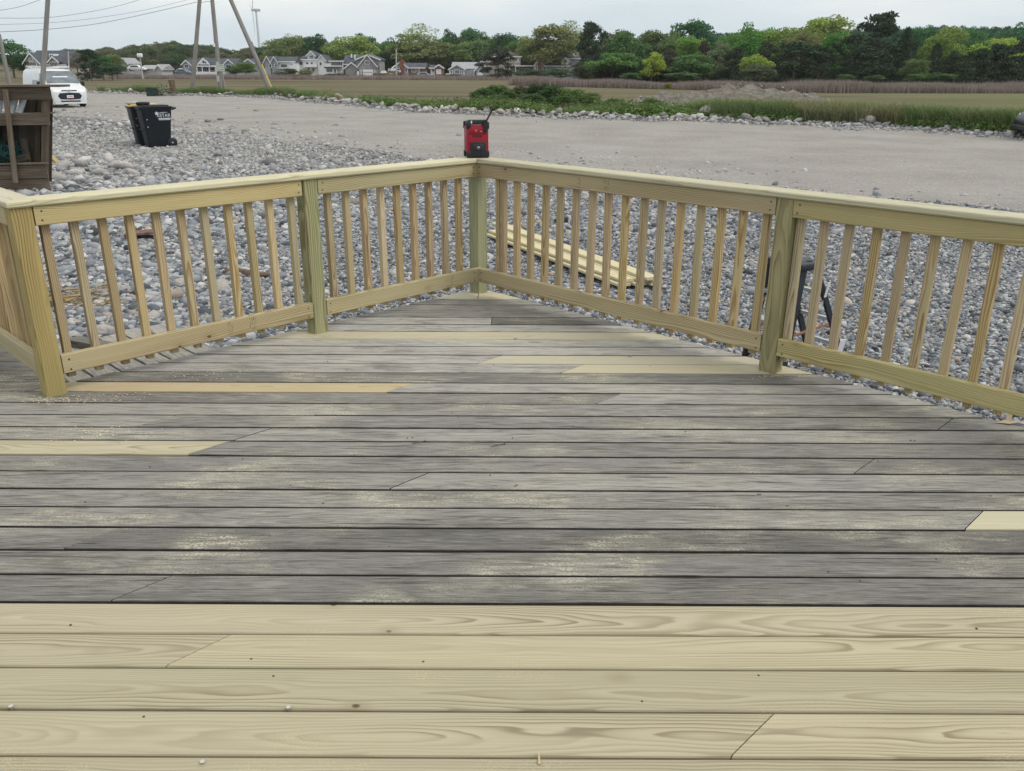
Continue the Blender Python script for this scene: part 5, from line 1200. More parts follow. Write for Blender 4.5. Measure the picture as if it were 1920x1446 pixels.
TREES = [
 # left
 ('dark round tree behind the leaning pole at the left edge', 14, 75, 62, 215, 'round', DG), ('low dark tree left of the gabled house', 42, 100, 44, 205, 'round', (.026, .05, .024)),
 ('brownish tree just right of the gabled house', 139, 95, 40, 205, 'airy', (.075, .055, .04)), ('dark spreading cedar right of the van roof', 163, 96, 50, 180, 'cedar', CE), ('dark green tree right of the spreading cedar', 187, 100, 36, 190, 'round', DG),
 ('light green round tree left of the small gable', 214, 102, 34, 200, 'round', OL), ('dark low tree in front of the small gable', 206, 118, 46, 185, 'round', (.032, .05, .028)),
 # behind the white houses
 ('olive tree left of the twin-gabled white house', 512, 74, 46, 290, 'round', OL), ('big brown-green tree above the twin-gabled white house', 548, 60, 62, 275, 'airy', OL), ('leafy tree filling in behind the twin-gabled white house', 546, 68, 66, 282, 'round', (.066, .082, .036)),
 ('dark tree behind the dormer roof', 587, 66, 48, 272, 'round', DG), ('dark narrow tree right of the dormer roof', 603, 70, 30, 270, 'round', (.024, .045, .026)),
 ('mid green tree left of the garage roof', 629, 71, 44, 268, 'round', OL), ('wide yellow-green tree above the garage', 664, 70, 84, 262, 'spread', (.098, .115, .038)), ('dark dome tree behind the yellow-green one', 686, 65, 50, 275, 'round', DG),
 ('deep green tree in the gap right of the garage', 722, 82, 56, 278, 'round', DG), ('second deep green tree left of the tall airy tree', 738, 72, 44, 284, 'round', (.026, .058, .03)), ('deep green tree low behind the brick house', 716, 96, 52, 268, 'round', (.026, .05, .03)),
 ('olive tree above the brick house', 762, 62, 66, 268, 'spread', OL), ('tall airy tree with bare spreading top', 789, 43, 96, 262, 'airy', (.115, .125, .055)), ('olive tree right of the tall airy tree', 822, 78, 66, 264, 'spread', (.085, .09, .04)), ('brown-green low tree over the brick house roof', 788, 84, 80, 262, 'spread', (.08, .082, .04)),
 ('dark round tree right of the airy tree top', 846, 57, 34, 290, 'round', DG), ('tall dark green tree behind the grey cottage', 880, 54, 50, 290, 'round', (.034, .072, .03)), ('green tree between two dark ones above the hip roof', 913, 62, 44, 290, 'round', MG), ('dark tree above the hip roof', 950, 62, 52, 286, 'round', (.028, .055, .03)),
 ('olive round tree just behind the grey cottage', 862, 80, 62, 262, 'round', (.07, .09, .036)), ('soft green tree left of the hip roof', 898, 76, 56, 264, 'round', (.058, .08, .038)), ('green tree at the right end of the hip roof', 968, 70, 36, 280, 'round', MG),
 ('dark flat-topped cedar before the hip-roofed house', 934, 93, 72, 214, 'cedar', (.034, .034, .026)),
 ('yellow-olive tree right of the hip roof', 996, 70, 52, 275, 'round', (.095, .10, .042)), ('large rust-tinged tree before the house with the dish', 1036, 47, 96, 240, 'round', (.078, .078, .036)), ('olive lower half tree beside the rust-tinged one', 1010, 78, 62, 246, 'round', (.066, .078, .034)),
 ('airy pale tree behind the rust-tinged one', 1070, 38, 86, 262, 'airy', (.11, .12, .06)), ('olive tree under the airy pale one', 1082, 62, 56, 258, 'round', (.07, .085, .04)), ('dark pointed spruce left of the woods', 1113, 47, 62, 190, 'cedar', CE), ('dark low shrub tree at the foot of the pointed spruce', 1096, 112, 44, 178, 'round', (.026, .032, .022)),
 # right-hand woods
 ('brown-olive treetop right of the pointed spruce', 1158, 60, 60, 205, 'round', (.065, .062, .036)), ('broad green tree at the left of the woods', 1182, 66, 86, 185, 'round', (.046, .080, .034)), ('bushy green tree low at the left of the woods', 1150, 98, 78, 150, 'spread', (.062, .10, .036)), ('bushy dark green tree beside reeds, left of the yellow tree', 1186, 104, 56, 152, 'round', (.04, .07, .032)),
 ('olive tree behind the bright yellow tree', 1236, 60, 70, 195, 'round', (.062, .075, .038)), ('bright yellow-green tree at the edge of the reeds', 1224, 102, 40, 145, 'round', (.13, .145, .03)), ('dark brown cedar right of the bright yellow tree', 1258, 95, 42, 150, 'cedar', PU), ('mid olive tree behind the dark brown cedar', 1262, 64, 50, 190, 'round', (.06, .078, .036)),
 ('tall dark green tree standing above the woods', 1292, 41, 72, 220, 'round', (.026, .058, .026)), ('dark green tree right of the tall dark one', 1327, 54, 50, 215, 'round', (.022, .05, .028)), ('fresh green tree below the tall dark one', 1299, 72, 58, 180, 'round', LG), ('dark purple-brown cedar in fresh green trees', 1322, 80, 28, 160, 'cedar', PU), ('wide green shrub tree below the purple-brown cedar', 1294, 104, 84, 148, 'spread', (.05, .08, .034)),
 ('grey-olive tree right of the purple-brown cedar', 1350, 82, 46, 158, 'round', (.068, .076, .046)), ('green tree left of the bright dome trees', 1372, 66, 48, 190, 'round', (.06, .10, .032)), ('bright green dome tree', 1401, 47, 58, 195, 'round', (.058, .112, .028)), ('second bright green dome tree', 1436, 56, 54, 192, 'round', (.062, .118, .03)), ('green tree below the two bright domes', 1412, 76, 76, 176, 'round', (.04, .088, .026)),
 ('dark cedar left of the yellow shrub tree', 1378, 92, 46, 150, 'cedar', (.024, .030, .022)), ('yellow shrub tree low in the woods', 1416, 104, 52, 144, 'spread', (.11, .13, .032)), ('dark cedar right of the yellow shrub tree', 1440, 84, 56, 154, 'cedar', (.030, .034, .024)), ('grey-brown bush below the yellow shrub tree', 1420, 124, 60, 138, 'round', (.052, .055, .038)),
 ('yellow-olive tree right of the bright domes', 1468, 56, 72, 184, 'round', (.092, .112, .036)), ('pinkish-olive tree left of the tall yellow-green one', 1508, 56, 66, 178, 'round', (.092, .09, .045)), ('tall yellow-green tree, highest of the middle woods', 1546, 33, 92, 188, 'round', (.12, .135, .042)), ('vivid green tree below the tall yellow-green one', 1570, 64, 50, 172, 'round', (.046, .108, .028)),
 ('broad dark cedar right of the gravel mound', 1494, 84, 92, 148, 'cedar', CE), ('dark cedar in the shade below the tall yellow-green tree', 1540, 88, 78, 150, 'cedar', (.026, .033, .022)), ('dark cedar left of the tallest pine', 1598, 70, 74, 152, 'cedar', CE), ('tallest dark pine of the woods', 1656, 32, 104, 158, 'cedar', (.024, .031, .022)), ('dark cedar below the tallest pine', 1636, 88, 80, 146, 'cedar', (.020, .027, .020)),
 ('dark pine right of the tallest pine', 1702, 62, 54, 154, 'cone', (.020, .029, .020)), ('green treetops right of the tallest pine', 1730, 52, 60, 215, 'round', (.03, .07, .032)), ('yellow-olive tree left of the round yellow one', 1764, 68, 64, 172, 'round', (.094, .12, .036)), ('tall yellow-olive tree behind the small pointed cedar', 1792, 54, 66, 176, 'round', (.098, .118, .038)), ('small pointed cedar before yellow-olive trees', 1758, 88, 52, 146, 'cone', CE), ('olive bush tree left of the small pointed cedar', 1722, 114, 50, 144, 'round', (.06, .076, .034)),
 ('bright green dome tree right of the yellow-olive ones', 1834, 58, 54, 205, 'round', (.04, .088, .034)), ('wide yellow tree near the right edge', 1872, 70, 80, 172, 'spread', (.13, .155, .036)), ('dark cedar below the wide yellow tree', 1834, 94, 62, 148, 'cedar', CE), ('dark cedar right of the small pointed cedar', 1796, 100, 54, 146, 'cedar', (.026, .034, .022)), ('dark blue-green cedar near the right edge', 1878, 88, 70, 150, 'cedar', (.022, .030, .022)), ('dark cedar cut by the right edge', 1922, 74, 66, 152, 'cedar', (.020, .029, .022)), ('dark green tree behind, at the right edge', 1905, 48, 70, 230, 'round', (.026, .062, .032)),
]
for lab, px, top, wd, Y, kind, col in TREES: tree(lab, px, top-(3 if px > 1130 and kind == 'round' else 0), wd*(1.14 if kind in ('round', 'spread') else 1.0), Y, kind, tuple(a*FB*FD[kind]*k_ for a, k_ in zip(col, (.94, 1.08, .98))))
# bushes in gardens and before the woods
for lab, px, top, base, wd, Y, col in [
 ('bright green garden bush between the leaning poles', 459, 116, 143, 46, 225, (.075, .12, .03)), ('dark bush right of the middle pole', 438, 124, 142, 34, 228, (.03, .05, .026)), ('dark hedge bush below the twin-gabled white house', 535, 128, 144, 46, 226, (.034, .052, .03)), ('light bush below the dormer house', 573, 129, 145, 24, 224, (.08, .11, .035)),
 ('brown-green bush at the marsh edge before the dormer house', 552, 138, 150, 70, 218, (.075, .062, .042)), ('dark green bush left of the garage', 628, 137, 148, 48, 222, (.03, .06, .028)), ('clipped dark hedge before the grey cottage', 848, 139, 150, 50, 224, (.02, .04, .022)), ('green bush right of the hip-roofed house porch', 978, 132, 147, 36, 226, (.045, .07, .03)), ('green bushes below the brick chimney on the right', 1006, 130, 148, 52, 222, (.034, .055, .028)), ('green bush below the rust-tinged tree', 1052, 128, 150, 54, 210, (.036, .06, .028)),
 ('fresh green bush before the dark cedars, below the tallest pine', 1716, 138, 155, 36, 134, (.055, .095, .04)), ('fresh green bush before the small pointed cedar', 1766, 135, 155, 50, 134, (.052, .09, .036)), ('pale green bush at the reed edge under the broad dark cedar', 1588, 139, 153, 30, 134, (.06, .09, .04)), ('green bush at the reed edge left of the tallest pine', 1640, 140, 154, 36, 134, (.045, .075, .036)), ('small yellow-green shrub on the gravel mound', 1254, 156, 168, 16, 57, (.12, .135, .025)), ('green bush at the foot of the wide green shrub tree', 1276, 134, 152, 54, 140, (.05, .085, .045)), ('green bush at the foot of the bushy green tree', 1182, 136, 152, 36, 140, (.055, .095, .04))]:
    o = tree(lab, px, top, wd*1.1, Y, 'round', tuple(a*FB for a in col), base, 'bush', 'bushes beyond the marsh', .02); o['category'] = 'bush'
# far woods on the rise: one uncountable mass
def woods(name, label, prof, Y0, Y1, n, cols, seed):
    g = np.random.default_rng(seed); pp, ss, rr, ix = [], [], [], []
    pxs = [a for a, b in prof]; pys = [b for a, b in prof]
    protos = []
    for col in cols:
        for q in range(2):
            me = PROTO['round'][q+1][0].copy(); mt = LEAF.copy(); me.materials.clear()
            # own tint for the mass
            for nd in mt.node_tree.nodes:
                if nd.type == 'OBJECT_INFO':
                    rgb = mt.node_tree.nodes.new('ShaderNodeRGB'); rgb.outputs[0].default_value = (*[a*FB for a in col], 1)
                    for lk in list(mt.node_tree.links):
                        if lk.from_node == nd and lk.from_socket.name == 'Color': mt.node_tree.links.new(rgb.outputs[0], lk.to_socket)
            me.materials.append(mt); protos.append(me)
    for k in range(n):
        f = g.uniform(0, 1); Y = Y0+(Y1-Y0)*f; px = g.uniform(pxs[0], pxs[-1]); top = np.interp(px, pxs, pys)+g.normal(0, 1.2)+(1-f)*g.uniform(4, 38)
        pt = at(px, float(top), Y); gz = hz(pt.x, Y)-1; H = min(pt.z-gz, g.uniform(9, 13)); wd = g.uniform(7, 11)
        pp.append((pt.x, Y, pt.z-H)); ss.append((wd, wd, H)); rr.append((0, 0, g.uniform(0, 6.28))); ix.append(g.integers(0, len(protos)))
    scatter(name, pp, ss, rr, ix, protos, None, label)
woods('distant_woods', 'distant green wooded hillside behind the houses', [(60, 100), (100, 96), (130, 90), (165, 87), (200, 83), (222, 88), (238, 82), (262, 80), (285, 75), (330, 73), (365, 78), (400, 81), (432, 89), (470, 87), (500, 82), (540, 80), (640, 76), (760, 72), (860, 64), (980, 68), (1120, 66)], 300, 400, 560, [(.034, .058, .030), (.05, .068, .034), (.062, .062, .038), (.075, .085, .04), (.028, .05, .03)], 3)
woods('ridge_woods', 'distant blue-green woods on the ridge at the right', [(1120, 70), (1230, 63), (1340, 55), (1450, 53), (1600, 48), (1680, 46), (1760, 44), (1830, 45), (1900, 44), (1990, 44)], 215, 300, 330, [(.026, .06, .034), (.022, .05, .032), (.032, .066, .036)], 4)

g_ = np.random.default_rng(8); pp, ss, rr, ix = [], [], [], []
und = []
for q in range(2):
    me = PROTO['round'][q+1][0].copy(); mt = LEAF.copy(); me.materials.clear()
    for nd in mt.node_tree.nodes:
        if nd.type == 'OBJECT_INFO':
            rgb = mt.node_tree.nodes.new('ShaderNodeRGB'); rgb.outputs[0].default_value = (.075, .10, .055, 1)
            for lk in list(mt.node_tree.links):
                if lk.from_node == nd and lk.from_socket.name == 'Color': mt.node_tree.links.new(rgb.outputs[0], lk.to_socket)
    me.materials.append(mt); und.append(me)
for k in range(170):
    px = g_.uniform(1085, 1990); Y = g_.uniform(152, 182); q = at(px, 150, Y); s_ = g_.uniform(2.5, 4.5)
    pp.append((q.x, Y, hz(q.x, Y)-.3)); ss.append((s_*1.3, s_*1.3, s_)); rr.append((0, 0, g_.uniform(0, 6.28))); ix.append(int(g_.integers(0, 2)))
scatter('undergrowth', pp, ss, rr, ix, und, None, 'dark undergrowth filling the foot of the woods')

# grasses
def tuft(seed, n, h, spread, lean, mat, w=.008):
    r_ = random.Random(seed); mb = MB()
    for k in range(n):
        a = r_.uniform(0, 6.28); d = Vector((math.cos(a), math.sin(a), 0)); p0_ = Vector((r_.gauss(0, spread), r_.gauss(0, spread), -.03)); hh = h*r_.uniform(.55, 1.1); s_ = Vector((-d.y, d.x, 0))*w
        q1 = p0_+d*lean*hh*.35+Vector((0, 0, hh*.6)); q2 = p0_+d*lean*hh*r_.uniform(.7, 1.2)+Vector((0, 0, hh))
        mb.add([p0_-s_, p0_+s_, q1+s_*.8, q1-s_*.8, q2], [(0, 1, 2, 3), (3, 2, 4)])
    me = mesh('tuft', mb.v, mb.f, mat)
    a_ = me.attributes.new('tint', 'FLOAT', 'FACE'); rr_ = [r_.random() for _ in range(n)]; a_.data.foreach_set('value', [rr_[k//2] for k in range(2*n)]); return me
def grass_mat(name, col, var=.35):
    m_ = leaf_mat(name, col, var, trans=.3)
    for nd in list(m_.node_tree.nodes):
        if nd.type == 'OBJECT_INFO':
            for lk in list(m_.node_tree.links):
                if lk.from_node == nd and lk.from_socket.name == 'Color':
                    to = lk.to_socket; m_.node_tree.links.remove(lk); to.default_value = (1, 1, 1, 1)
    return m_
gA, gB, gS, gR, gH = grass_mat('beach_grass', (.14, .215, .085)), grass_mat('blue_grass', (.20, .24, .13)), grass_mat('straw_grass', (.36, .30, .18)), grass_mat('dead_reed', (.27, .228, .205), .4), grass_mat('herb_leaf', (.115, .185, .06), .6)
def herb(seed):
    g = np.random.default_rng(seed); n = 130; c_ = g.normal(0, 1, (n, 3))*np.array([.20, .20, .10]); c_[:, 2] = np.abs(c_[:, 2])*1.3+.03
    return leaves('herb', c_, .035, gH, seed, .5)
GR = [tuft(1, 34, .75, .18, .7, gA), tuft(2, 34, .65, .2, .8, gA), tuft(3, 30, .70, .2, .8, gB), tuft(4, 30, .7, .15, .5, gS), herb(5), herb(6)]
pp, ss, rr, ix = [], [], [], []
n = 100000; x = rng.uniform(-32, 30, n); d = rng.gamma(1.5, 3.2, n)+.45; y = far_edge(x)+d
ok = in_view(x, y) & (d < 17); x, y, d = x[ok], y[ok], d[ok]
den = np.where(x > 8, .95*np.exp(-d/11), np.where(x > -6, .62*np.exp(-d/4.5)*sst(.5, 1.3, d)*(.25+.75*sst(-.5, .35, wobble(x*1.1+3, y*.9))), .5*np.exp(-d/2.2)))*(1-.8*sst(.2, .5, wobble(x*.6, y*.5))*(x < 8))
for mx_, my_, sx, sy, mh in MOUNDS[:3]: den = den*(1-.80*np.exp(-(np.abs((x-mx_)/(sx*1.0))**4+np.abs((y-my_)/sy)**4)))
k_ = rng.uniform(0, 1, len(x)) < den; x, y, d = x[k_], y[k_], d[k_]
for a, b, dd in zip(x, y, d):
    low = a < 8; u = rng.uniform()
    if low: i_ = 4+int(rng.integers(0, 2)) if (u < .50 and a > -8) else (0 if u < .8 else (3 if u < .93 else 2)); s_ = rng.uniform(.5, 1.15)*(1.0 if i_ >= 4 else .55)*(1+.35*math.sin(a*1.7+b))
    else:
        i_ = (0, 1, 2, 3)[int(rng.choice(4, p=[.36, .28, .24, .12]))] if dd > 1.2 or u < .5 else 4; s_ = rng.uniform(.65, 1.15)*(.75+.25*min(1, dd/2.5))
        if 10.8 < a < 13.5 and dd < 1.6: i_ = 3 if u < .35 else 2
    pp.append((a, b, hz(a, b))); ss.append((s_*1.1, s_*1.1, s_)); rr.append((0, 0, rng.uniform(0, 6.28))); ix.append(i_)
scatter('beach_grass', pp, ss, rr, ix, GR, None, 'strip of green beach grass and weeds behind the rock bank')
# reeds along the far side of the marsh
RE = [tuft(11, 26, 2.0, .35, .16, gR, .022), tuft(12, 26, 1.9, .4, .2, gR, .022), tuft(13, 22, 2.1, .4, .14, gR, .024)]
pp, ss, rr, ix = [], [], [], []
for k in range(9500):
    x = rng.uniform(0, 84); f0 = float(np.interp(x, [0, 3.4, 24, 34, 62, 90], [150, 143, 121, 108, 110, 112])); y = f0+rng.gamma(1.5, 4.0)
    s_ = rng.uniform(.7, 1.1)*(.8+.12*math.sin(x*.5)+.1*math.sin(x*.17+1))
    pp.append((x, y, hz(x, y))); ss.append((1.2*s_, 1.2*s_, s_*.70)); rr.append((0, 0, rng.uniform(0, 6.28))); ix.append(int(rng.integers(0, 3)))
for k in range(3500):
    px = rng.uniform(150, 1010); Y = rng.uniform(205, 226); q = at(px, 140, Y); s_ = rng.uniform(.25, .6)
    pp.append((q.x, Y, hz(q.x, Y))); ss.append((2*s_, 2*s_, s_)); rr.append((0, 0, rng.uniform(0, 6.28))); ix.append(int(rng.integers(0, 3)))
scatter('reeds', pp, ss, rr, ix, RE, None, 'band of dead mauve-brown reeds between marsh and woods')
# rose bushes across the road
BUSH_LABELS = ['dark green bush at the left end of the thicket across the road', 'green bush in the back row of the thicket, second from its left end', 'brownish bush in the back row of the thicket across the road', 'darkest bush in the middle of the thicket across the road', 'tall green bush right of the darkest one in the thicket', 'light green bush near the right end of the thicket', 'pale green bush at the right end of the thicket across the road', 'dark low bush in front of the darkest one in the thicket', 'low green bush in front of the thicket, right of middle', 'low green bush in front of the thicket, left of middle', 'small light bush between thicket and gravel mound', 'small light bush in front of the low gravel mound']
RB = leaves('bush_leaves', crown_pts(77, 'round', 5200), .022, LEAF, 9, .4); RB2 = leaves('bush_leaves', crown_pts(78, 'spread', 5200), .022, LEAF, 10, .4)
twig = trunk_mesh(55, 10, .5, .012)
for k, (px, top, wd, Y, col) in enumerate([(906, 168, 50, 46, (.034, .062, .026)), (938, 163, 56, 47, (.045, .075, .028)), (975, 164, 54, 48, (.05, .055, .034)), (1008, 161, 52, 47.5, (.028, .046, .024)), (1040, 163, 58, 46, (.036, .062, .027)), (1075, 170, 54, 45, (.055, .085, .03)), (1105, 176, 50, 44, (.06, .092, .034)), (995, 178, 60, 43, (.036, .062, .026)), (1060, 182, 60, 42, (.048, .08, .03)), (930, 180, 60, 44, (.04, .072, .028)), (1150, 186, 50, 42.5, (.062, .09, .036)), (1225, 186, 46, 42, (.065, .092, .036))]):
    pt = at(px, top, Y); gz = hz(pt.x, Y)-.05; H = max(.5, pt.z-gz)*1.06; w__ = wd*1.12*Y/1704
    root = thing('rose_bush', BUSH_LABELS[k], 'bush', (pt.x, Y, gz), 0, 'bushes in the thicket across the road')
    o = link('crown', (RB, RB2)[k % 2], root); o.scale = (w__*1.15, w__*1.15, H*1.06); o.rotation_euler = (0, 0, k*1.3); o.color = (*[a*FB for a in col], 1)
    o = link('stems', twig, root); o.scale = (H, H, H)

# ------------------------------------------------------------------ houses across the marsh
shing = plain('grey_shingle', (.27, .265, .275), .85, var=.18, scale=1.2); shing_b = plain('blue_grey_shingle', (.30, .32, .36), .8, var=.12, scale=1.2); tan = plain('tan_shingle', (.34, .31, .27), .85, var=.15, scale=1.2)
whit = plain('white_trim', (.74, .75, .76), .55, var=.05); roof_d = plain('dark_roof', (.062, .072, .092), .85, var=.2, scale=.8); roof_g = plain('pale_roof', (.30, .31, .33), .8, var=.1, scale=.8); roof_b = plain('brown_roof', (.085, .072, .068), .85, var=.2, scale=.8)
brick = plain('brick', (.20, .075, .055), .85, var=.25, scale=2.0); brick_l = plain('orange_brick', (.24, .125, .075), .85, var=.2, scale=2.0); wglass = glassy('house_glass', (.035, .045, .055))
class House:
    def __init__(self, name, label, cx, base, Y):
        self.o = at(cx, base, Y); self.cx, self.base, self.Y = cx, base, Y; self.ku, self.kv = 1704/Y, 1819/Y
        self.r = thing(name, label, 'house' if 'shed' not in name else 'shed', self.o); self.dn = -(self.o.z-hz(self.o.x, self.o.y))-.6
    def X(s, px): return (px-s.cx)/s.ku
    def Z(s, py): return (s.base-py)/s.kv
    def wall(s, x0, x1, top, y0, dep, mat, bot=None):
        return MB().box(s.X(x0), s.X(x1), y0, y0+dep, min(s.dn, 0) if bot is None else s.Z(bot), s.Z(top)).build('wall', mat, s.r)
    def gable(s, x0, x1, eave, peak, y0, dep, mat, rmat, bot=None, pk=None):
        xm = (x0+x1)/2 if pk is None else pk; a, b, c_ = s.X(x0), s.X(x1), s.X(xm); zb = min(s.dn, 0) if bot is None else s.Z(bot)
        MB().prism([(a, zb), (b, zb), (b, s.Z(eave)), (c_, s.Z(peak)), (a, s.Z(eave))], y0, y0+dep).build('wall', mat, s.r)
        th = .22; ov = .35
        for q, sg in ((a, -1), (b, 1)):
            sl = (s.Z(peak)-s.Z(eave))/(c_-q); e = q+sg*ov; ze = s.Z(eave)+sl*(e-q)
            ro = MB().prism([(e, ze+.03), (c_, s.Z(peak)+.03), (c_, s.Z(peak)+.03+th), (e, ze+.03+th)], y0-.30, y0+dep+.3).build('roof', rmat, s.r)
            MB().prism([(e, ze-.10), (c_, s.Z(peak)-.12), (c_, s.Z(peak)+.20), (e, ze+.22)], y0-.40, y0-.305).build('barge_board', whit, ro)
    def ridge(s, x0, x1, eave, ridge, y0, dep, mat, rmat, bot=None, hip=0.0, inset=None):
        a, b = s.X(x0), s.X(x1); zb = min(s.dn, 0) if bot is None else s.Z(bot); ze, zr = s.Z(eave), s.Z(ridge)
        MB().box(a, b, y0, y0+dep, zb, ze).build('wall', mat, s.r)
        if hip == 0:
            ym = y0+dep/2
            for sg in (-1, 1): MB().add([(a+.01 if False else a, y0, ze), (a, y0+dep, ze), (a, ym, zr), (a+.1, y0, ze), (a+.1, y0+dep, ze), (a+.1, ym, zr)] if sg < 0 else [(b, y0, ze), (b, y0+dep, ze), (b, ym, zr), (b-.1, y0, ze), (b-.1, y0+dep, ze), (b-.1, ym, zr)], [(0, 1, 2), (3, 4, 5), (0, 1, 4, 3), (1, 2, 5, 4), (2, 0, 3, 5)]).build('gable_end', mat, s.r)
        ym = y0+dep/2; ov = .4
        A = [(a-ov, y0-ov, ze+.02), (b+ov, y0-ov, ze+.02), (b+ov, y0+dep+ov, ze+.02), (a-ov, y0+dep+ov, ze+.02), (a-ov+hip, ym, zr+.1), (b+ov-hip, ym, zr+.1)]
        mb = MB(); mb.add(A, [(0, 1, 5, 4), (2, 3, 4, 5), (1, 2, 5), (3, 0, 4), (3, 2, 1, 0)])
        ro = mb.build('roof', rmat, s.r); MB().box(a-ov-.02, b+ov+.02, y0-ov-.06, y0-ov-.02, ze-.12, ze+.12).build('gutter', whit, ro)
    def win(s, x0, x1, y0, y1, yf, fr=.12, mull=1):
        a, b, z0, z1 = s.X(x0), s.X(x1), s.Z(y1), s.Z(y0)
        w_ = MB().box(a-fr, b+fr, yf-.06, yf+.05, z0-fr, z1+fr).build('window', whit, s.r)
        for k in range(mull):
            q0 = a+(b-a)*k/mull; q1 = a+(b-a)*(k+1)/mull; MB().box(q0+.04, q1-.04, yf-.085, yf-.062, z0, z1).build('pane', wglass, w_)
    def box(s, name, x0, x1, y0, y1, yf, dep, mat): return MB().box(s.X(x0), s.X(x1), yf, yf+dep, s.Z(y1), s.Z(y0)).build(name, mat, s.r)
# 1 gabled house behind the van
h = House('gabled_house', 'tan shingled house with two white-trimmed gables and dark roof behind the van', 90, 140, 205)
h.ridge(56, 126, 122, 95, 0, 11, tan, roof_d); h.gable(58, 86, 118, 101, -2.0, 5, tan, roof_d); h.gable(100, 116, 115, 107, -.8, 4, tan, roof_d)
h.win(68, 80, 117, 123, -2.0, mull=4); h.win(69, 75, 110, 113, -2.0, mull=2); h.win(101, 115, 117, 124, -.8, mull=5); h.box('dormer', 92, 101, 101, 108, 1.5, 3, whit); h.win(93.5, 99.5, 103, 107, 1.5, .05, 2)
# 2 small gable in the trees, 3 low shed-like ranch
h = House('hillside_house', 'small plain grey gabled house among trees on the hillside', 232, 134, 262); h.gable(222, 241, 119, 110, 0, 9, shing, roof_g)
h.win(228, 231, 123, 127, 0)
h = House('low_house', 'long low pale bungalow with light roof left of the leaning poles', 286, 136, 215)
h.ridge(266, 306, 128.5, 123, 0, 6, plain('pale_siding', (.52, .51, .49), .8), roof_g); h.gable(296, 307, 129, 122.5, -1.2, 7, plain('pale_siding2', (.46, .45, .44), .8), roof_g)
h.win(270, 273, 130, 132.5, 0); h.win(278, 282, 130, 133, 0, mull=2); h.win(287, 290, 130, 132.5, 0)
# 4 white porch house
h = House('porch_house', 'blue-grey house with dark roof, white porch and dormers behind the poles', 385, 141, 232)
h.ridge(369, 442, 124, 109.5, 0, 9, shing_b, roof_d); h.gable(348, 363, 121, 114, -1.5, 8, shing_b, roof_d); h.gable(419, 446, 125, 112, -.5, 9, shing_b, roof_d); h.gable(377, 394, 119, 110, -.2, 3, whit, roof_d, bot=121)
h.win(383, 391, 114.5, 119, -.2, mull=2); h.win(352, 359, 122, 127, -1.5, mull=2); h.win(427, 436, 122, 127, -.5, mull=2); h.win(378, 384, 127, 134, 0, mull=2); h.win(389, 403, 127, 132, 0, mull=4)
h.box('porch_roof', 368, 412, 123.5, 125.3, -2.6, 2.6, whit); h.box('porch_wall', 369, 440, 134.5, 142, -2.6, .2, whit)
for px in (369.5, 376, 386, 399, 411): h.box('porch_post', px, px+1.4, 125, 135, -2.5, .22, whit)
h.box('deck_wall', 334, 352, 133.5, 141, -2.2, .3, whit); h.box('deck_wall', 340, 350, 128, 131, -1.5, .3, whit)
# 5 twin gable
h = House('twin_gable_house', 'white house with two small grey gables and long dark roof', 530, 134, 240)
h.ridge(501, 553, 116, 107, 0, 8, whit, roof_d); h.gable(499, 510, 116, 107, -1.2, 5, shing_b, roof_d); h.gable(512, 523, 116, 107, -1.0, 5, shing_b, roof_d)
h.win(508, 512, 121, 127, -1.2); h.win(518, 522, 121, 125, -1.0); h.win(528, 539, 121, 126, 0, mull=3); h.win(545, 550, 121, 127, 0, mull=2); h.box('balcony', 546, 561, 122, 132, -1.6, 1.4, whit)
# 6 dormer house
h = House('dormer_house', 'tall white house with dark hipped roof and big white dormer', 583, 136, 246)
h.ridge(561, 606, 112, 97, 0, 11, whit, roof_d, hip=3.2); h.gable(578, 592, 104, 96.5, .2, 4, whit, roof_d, bot=112); h.win(582, 589, 104, 109, .2, mull=3); h.gable(598, 612, 113, 104, -.5, 9, whit, roof_d)
h.win(563, 569, 116, 122, 0); h.win(575, 580, 117, 122, 0); h.win(584, 588, 117, 122, 0); h.win(577, 581, 128, 134, 0); h.win(586, 590, 128, 134, 0); h.win(601, 605, 117, 122, -.5); h.box('balcony', 572, 596, 120.5, 126, -1.6, 1.5, whit)
# 7 garage house
h = House('garage_house', 'grey shingled house with white garage door and white sunroom wing', 690, 147.5, 236)
h.gable(674, 708, 124, 103.5, -.5, 9, shing, roof_d); h.gable(668, 712, 112, 103, 1.5, 9, shing, roof_d); h.ridge(643, 676, 121, 104, 2.5, 9, shing, roof_d); h.gable(647, 672, 128, 118, .8, 4, shing, roof_d)
h.win(687, 690, 114.5, 120, -.5); h.win(691, 694, 114.5, 120, -.5); gd = h.box('garage_door', 682, 701, 130.5, 146.5, -.62, .14, whit)
for k in range(6): MB().box(h.X(683.5+k*2.8), h.X(685.2+k*2.8), -.66, -.625, h.Z(136.2), h.Z(135)).build('pane', wglass, gd)
h.win(703.5, 705.5, 133, 138, -.5); h.win(677, 679, 133, 138, -.5); h.box('door', 670.5, 674, 134, 146.5, -.55, .1, whit)
h.ridge(618, 642, 115, 114, 2, 5, whit, roof_d); h.win(620, 641, 116.5, 122.5, 2, mull=6); h.box('porch_roof', 609, 640, 125.5, 128, -.4, 2.2, roof_d); h.wall(611, 632, 128, .2, 3, whit); h.win(612.5, 624, 129.5, 135.5, .2, mull=4); h.win(626.5, 630.5, 129.5, 137, .2); h.box('porch_wall', 606, 637, 138, 142, -.6, .2, whit)
h.box('chimney', 653.5, 655.5, 101, 108, 5, .6, whit); h.box('chimney', 659.5, 662, 102, 110, 5, .6, whit)
